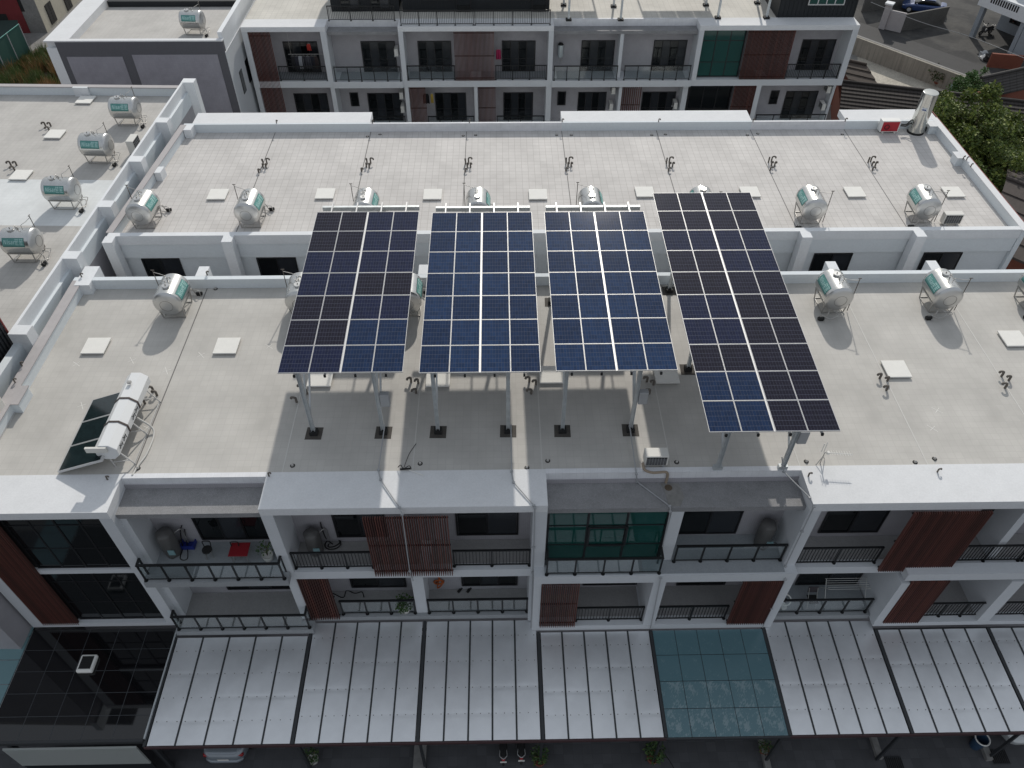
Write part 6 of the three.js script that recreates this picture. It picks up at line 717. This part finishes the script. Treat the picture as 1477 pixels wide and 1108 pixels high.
{ const a = onY(1398, 190, -6.5); tree('large green tree beside the end parapet of the middle row', new THREE.Vector3(a.x, G0, a.z), 8.8, 3.5, 6.4, 15000, 601, green, 0.26); const b = onY(1440, 235, -7.0); tree('smaller dark tree nearer the end parapet', new THREE.Vector3(b.x, G0, b.z), 7.2, 2.7, 5.2, 9000, 602, green, 0.25);
  const c = onY(1455, 205, -7.2); tree('bushy tree behind the large one by the tiled roof', new THREE.Vector3(c.x, G0, c.z), 7.0, 2.6, 4.8, 8000, 603, green, 0.25);
  const d = onY(1405, 118, -9.8); tree('bright vine covered shrub by the ribbed roof', new THREE.Vector3(d.x, G0, d.z), 3.4, 1.7, 3.0, 3500, 604, [[0.05, 0.12, 0.02], [0.06, 0.14, 0.03]], 0.2);
  for (const [x, y, l, s] of [[1345, 118, 'tall potted shrub in red pot at the pale yard', 1], [1352, 122, 'low potted shrub in red pot at the pale yard', 2], [1368, 122, 'spreading potted shrub near the blue jar at the yard', 3], [1378, 130, 'small potted shrub next to the tiled roof edge', 4]]) plant('yard_plant', l, onY(x, y, G0 + 0.004), 1.6 - 0.15 * s, 1.5, 420, 620 + s, 2, 'plant', [[0.05, 0.09, 0.02], [0.09, 0.085, 0.03]]);
  const p = onY(1377, 127, G0 + 0.5), j = T('water_jar', 'pale blue jar among the potted shrubs', 'jar', [p.x, G0, p.z]), pr = [[0.0001, 0], [0.3, 0], [0.42, 0.4], [0.36, 0.8], [0.2, 0.9], [0.2, 1.0], [0.0001, 1.0]].map(([u, v]) => new THREE.Vector2(u, v)), l = new THREE.LatheGeometry(pr, 20); l.translate(p.x, G0 + 0.004, p.z); A(j, 'vessel', ni(l), std({ color: rgb(0.3, 0.4, 0.45), roughness: 0.4 })); A(j, 'lid', cyl([p.x, G0 + 1.0, p.z], [p.x, G0 + 1.05, p.z], 0.22, 0.2, 16), M.pipeGrey); }
{ const a = onY(1346, 40, LY + 5), b = onY(1478, 75, LY + 4); const A0 = onY(1256, 3, LY + 6), B0 = onY(1400, 53, LY + 2.5), C0 = onY(1478, 84, LY + 2.5), g = T('overhead_wire', 'thin overhead wire crossing the lane', 'wire', [A0.x, A0.y, A0.z]); A(g, 'wire', tube([A0, A0.clone().lerp(B0, 0.5).add(new THREE.Vector3(0, -0.2, 0)), B0, C0], 0.025, 40, 0.5, 5), M.pipeGrey); }

// ---------------------------------------------------------------- upper left: neighbours, fence, weeds
{ const c = onY(68.2, 47.4, G0), g = T('cream_building', 'cream plastered building with grey concrete side', 'building', [c.x, G0, c.z]); const x1 = c.x, z1 = c.z; A(g, 'wall', bx(x1 - 9, x1, G0, 6, z1 - 22, z1), M.concrete); A(g, 'plaster_face', bx(x1 + 0.001, x1 + 0.04, G0, 6, z1 - 22, z1 - 0.01), grainy([0.46, 0.43, 0.35], 0.15, 3.4, 191));
  for (const [x, y] of [[73, 18.5], [96, -1]]) { const p = onX(x, y, x1 + 0.05), w = A(g, 'window', bx(x1 + 0.041, x1 + 0.10, p.y - 1.0, p.y + 1.0, p.z - 0.75, p.z + 0.75), M.windowFrame); for (const s of [-1, 1]) for (const k of [-1, 1]) A(w, 'pane', bx(x1 + 0.101, x1 + 0.11, p.y + s * 0.48 - 0.42, p.y + s * 0.48 + 0.42, p.z + k * 0.36 - 0.3, p.z + k * 0.36 + 0.3), M.glassDark); }
  A(g, 'side_opening', bx(x1 - 3.3, x1 - 1.4, G0 + 2.2, G0 + 4, z1 + 0.001, z1 + 0.02), M.rubber); }
{ const p = onY(14, 48, G0), g = T('red_building', 'red walled building with blue grey roof edge behind the fence', 'building', [p.x, G0, p.z]); A(g, 'wall', bx(p.x - 6, p.x + 2.2, G0, G0 + 4.2, p.z - 5, p.z), grainy([0.17, 0.022, 0.025], 0.2, 2.2, 193)); A(g, 'roof_edge', bx(p.x - 6, p.x + 2.3, G0 + 4.201, G0 + 5.4, p.z - 5, p.z + 0.1), std({ color: rgb(0.12, 0.15, 0.17), roughness: 0.5 })); A(g, 'roof', bx(p.x - 6, p.x + 2.3, G0 + 5.401, G0 + 5.6, p.z - 9, p.z + 0.1), M.soil); A(g, 'window', bx(p.x - 0.9, p.x + 0.5, G0 + 1.0, G0 + 2.0, p.z + 0.001, p.z + 0.03), M.rubber); }
{ const pts = [onY(-14, 124, G0), onY(12.6, 109.9, G0), onY(30, 95, G0), onY(46.8, 81, G0)], g = T('mesh_fence', 'green mesh fence round the weedy plot', 'fence', [pts[1].x, G0, pts[1].z]); const mm = phy({ color: rgb(0.012, 0.085, 0.065), roughness: 0.8, transmission: 0.25, thickness: 0 });
  for (let i = 0; i < 4; i++) { const p = pts[i]; A(g, 'post', cyl([p.x, G0, p.z], [p.x, G0 + 3.2, p.z], 0.06), M.pipeGrey); if (i < 3) { const n = pts[i + 1]; A(g, 'mesh_panel', beam([p.x, G0 + 1.6, p.z], [n.x, G0 + 1.6, n.z], 0.015, 3.1), mm); A(g, 'top_rail', cyl([p.x, G0 + 3.18, p.z], [n.x, G0 + 3.18, n.z], 0.035), std({ color: rgb(0.08, 0.30, 0.26), roughness: 0.6 })); } }
  const sh = T('shade_net', 'dark green shade netting over the plot behind the fence', 'net', [pts[1].x - 4, G0 + 1.6, pts[1].z - 4]); A(sh, 'net', prism([[pts[0].x - 6, pts[0].z], [pts[1].x - 0.3, pts[1].z], [pts[3].x - 0.3, pts[3].z], [pts[3].x - 2, pts[3].z - 3.5], [pts[3].x - 12, pts[3].z - 3]], G0 + 2.2, G0 + 2.25), std({ color: rgb(0.012, 0.03, 0.026), roughness: 0.9 })); for (const [x, z] of [[pts[1].x - 1, pts[1].z - 1], [pts[3].x - 1.5, pts[3].z - 2.5], [pts[0].x - 4, pts[0].z - 1]]) A(sh, 'pole', cyl([x, G0, z], [x, G0 + 2.2, z], 0.04), M.pipeGrey); }
{ const q = rng(707), blades = [], cols = [], corner = [onY(-30, 128, G0), onY(52, 70, G0), onY(92, 96, G0), onY(90, 150, G0)]; structure('weedy_plot', prism(corner.map((p) => [p.x, p.z]), G0 - 0.1, G0 + 0.01), M.soil);
  const clump = []; for (let i = 0; i < 60; i++) clump.push([q(), q(), 0.5 + q() * 1.2, q() < 0.45 ? 1 : 0]);
  const at = (u, v) => corner[0].clone().lerp(corner[1], u).lerp(corner[3].clone().lerp(corner[2], u), v), tri = [], tc = [];
  for (let i = 0; i < 16000; i++) { const c = clump[Math.floor(q() * clump.length)], u = Math.max(0, Math.min(1, c[0] + (q() - 0.5) * 0.2)), v = Math.max(0, Math.min(1, c[1] + (q() - 0.5) * 0.2)), p = at(u, v), h = (0.35 + 0.7 * q()) * c[2], t = q() * 6.283, w = 0.03 + 0.04 * q(), l = 0.5 * h * q(), k = 0.75 + 0.5 * q(), C = c[3] ? [0.24, 0.135, 0.05] : [0.075, 0.11, 0.025]; tri.push(p.x - w * Math.cos(t), p.y, p.z - w * Math.sin(t), p.x + w * Math.cos(t), p.y, p.z + w * Math.sin(t), p.x + l * Math.sin(t), p.y + h, p.z + l * Math.cos(t)); for (let j = 0; j < 3; j++) tc.push(C[0] * k, C[1] * k, C[2] * k); }
  const e = new THREE.BufferGeometry(); e.setAttribute('position', new THREE.Float32BufferAttribute(tri, 3)); e.setAttribute('color', new THREE.Float32BufferAttribute(tc, 3)); e.computeVertexNormals(); const m = shade(new THREE.Mesh(e, M.leaf)); m.name = 'weeds'; m.userData = { kind: 'stuff', label: 'tall brown and green weeds beside the panelled building', category: 'weeds' }; scene.add(m); }
renderer.render(scene, camera);
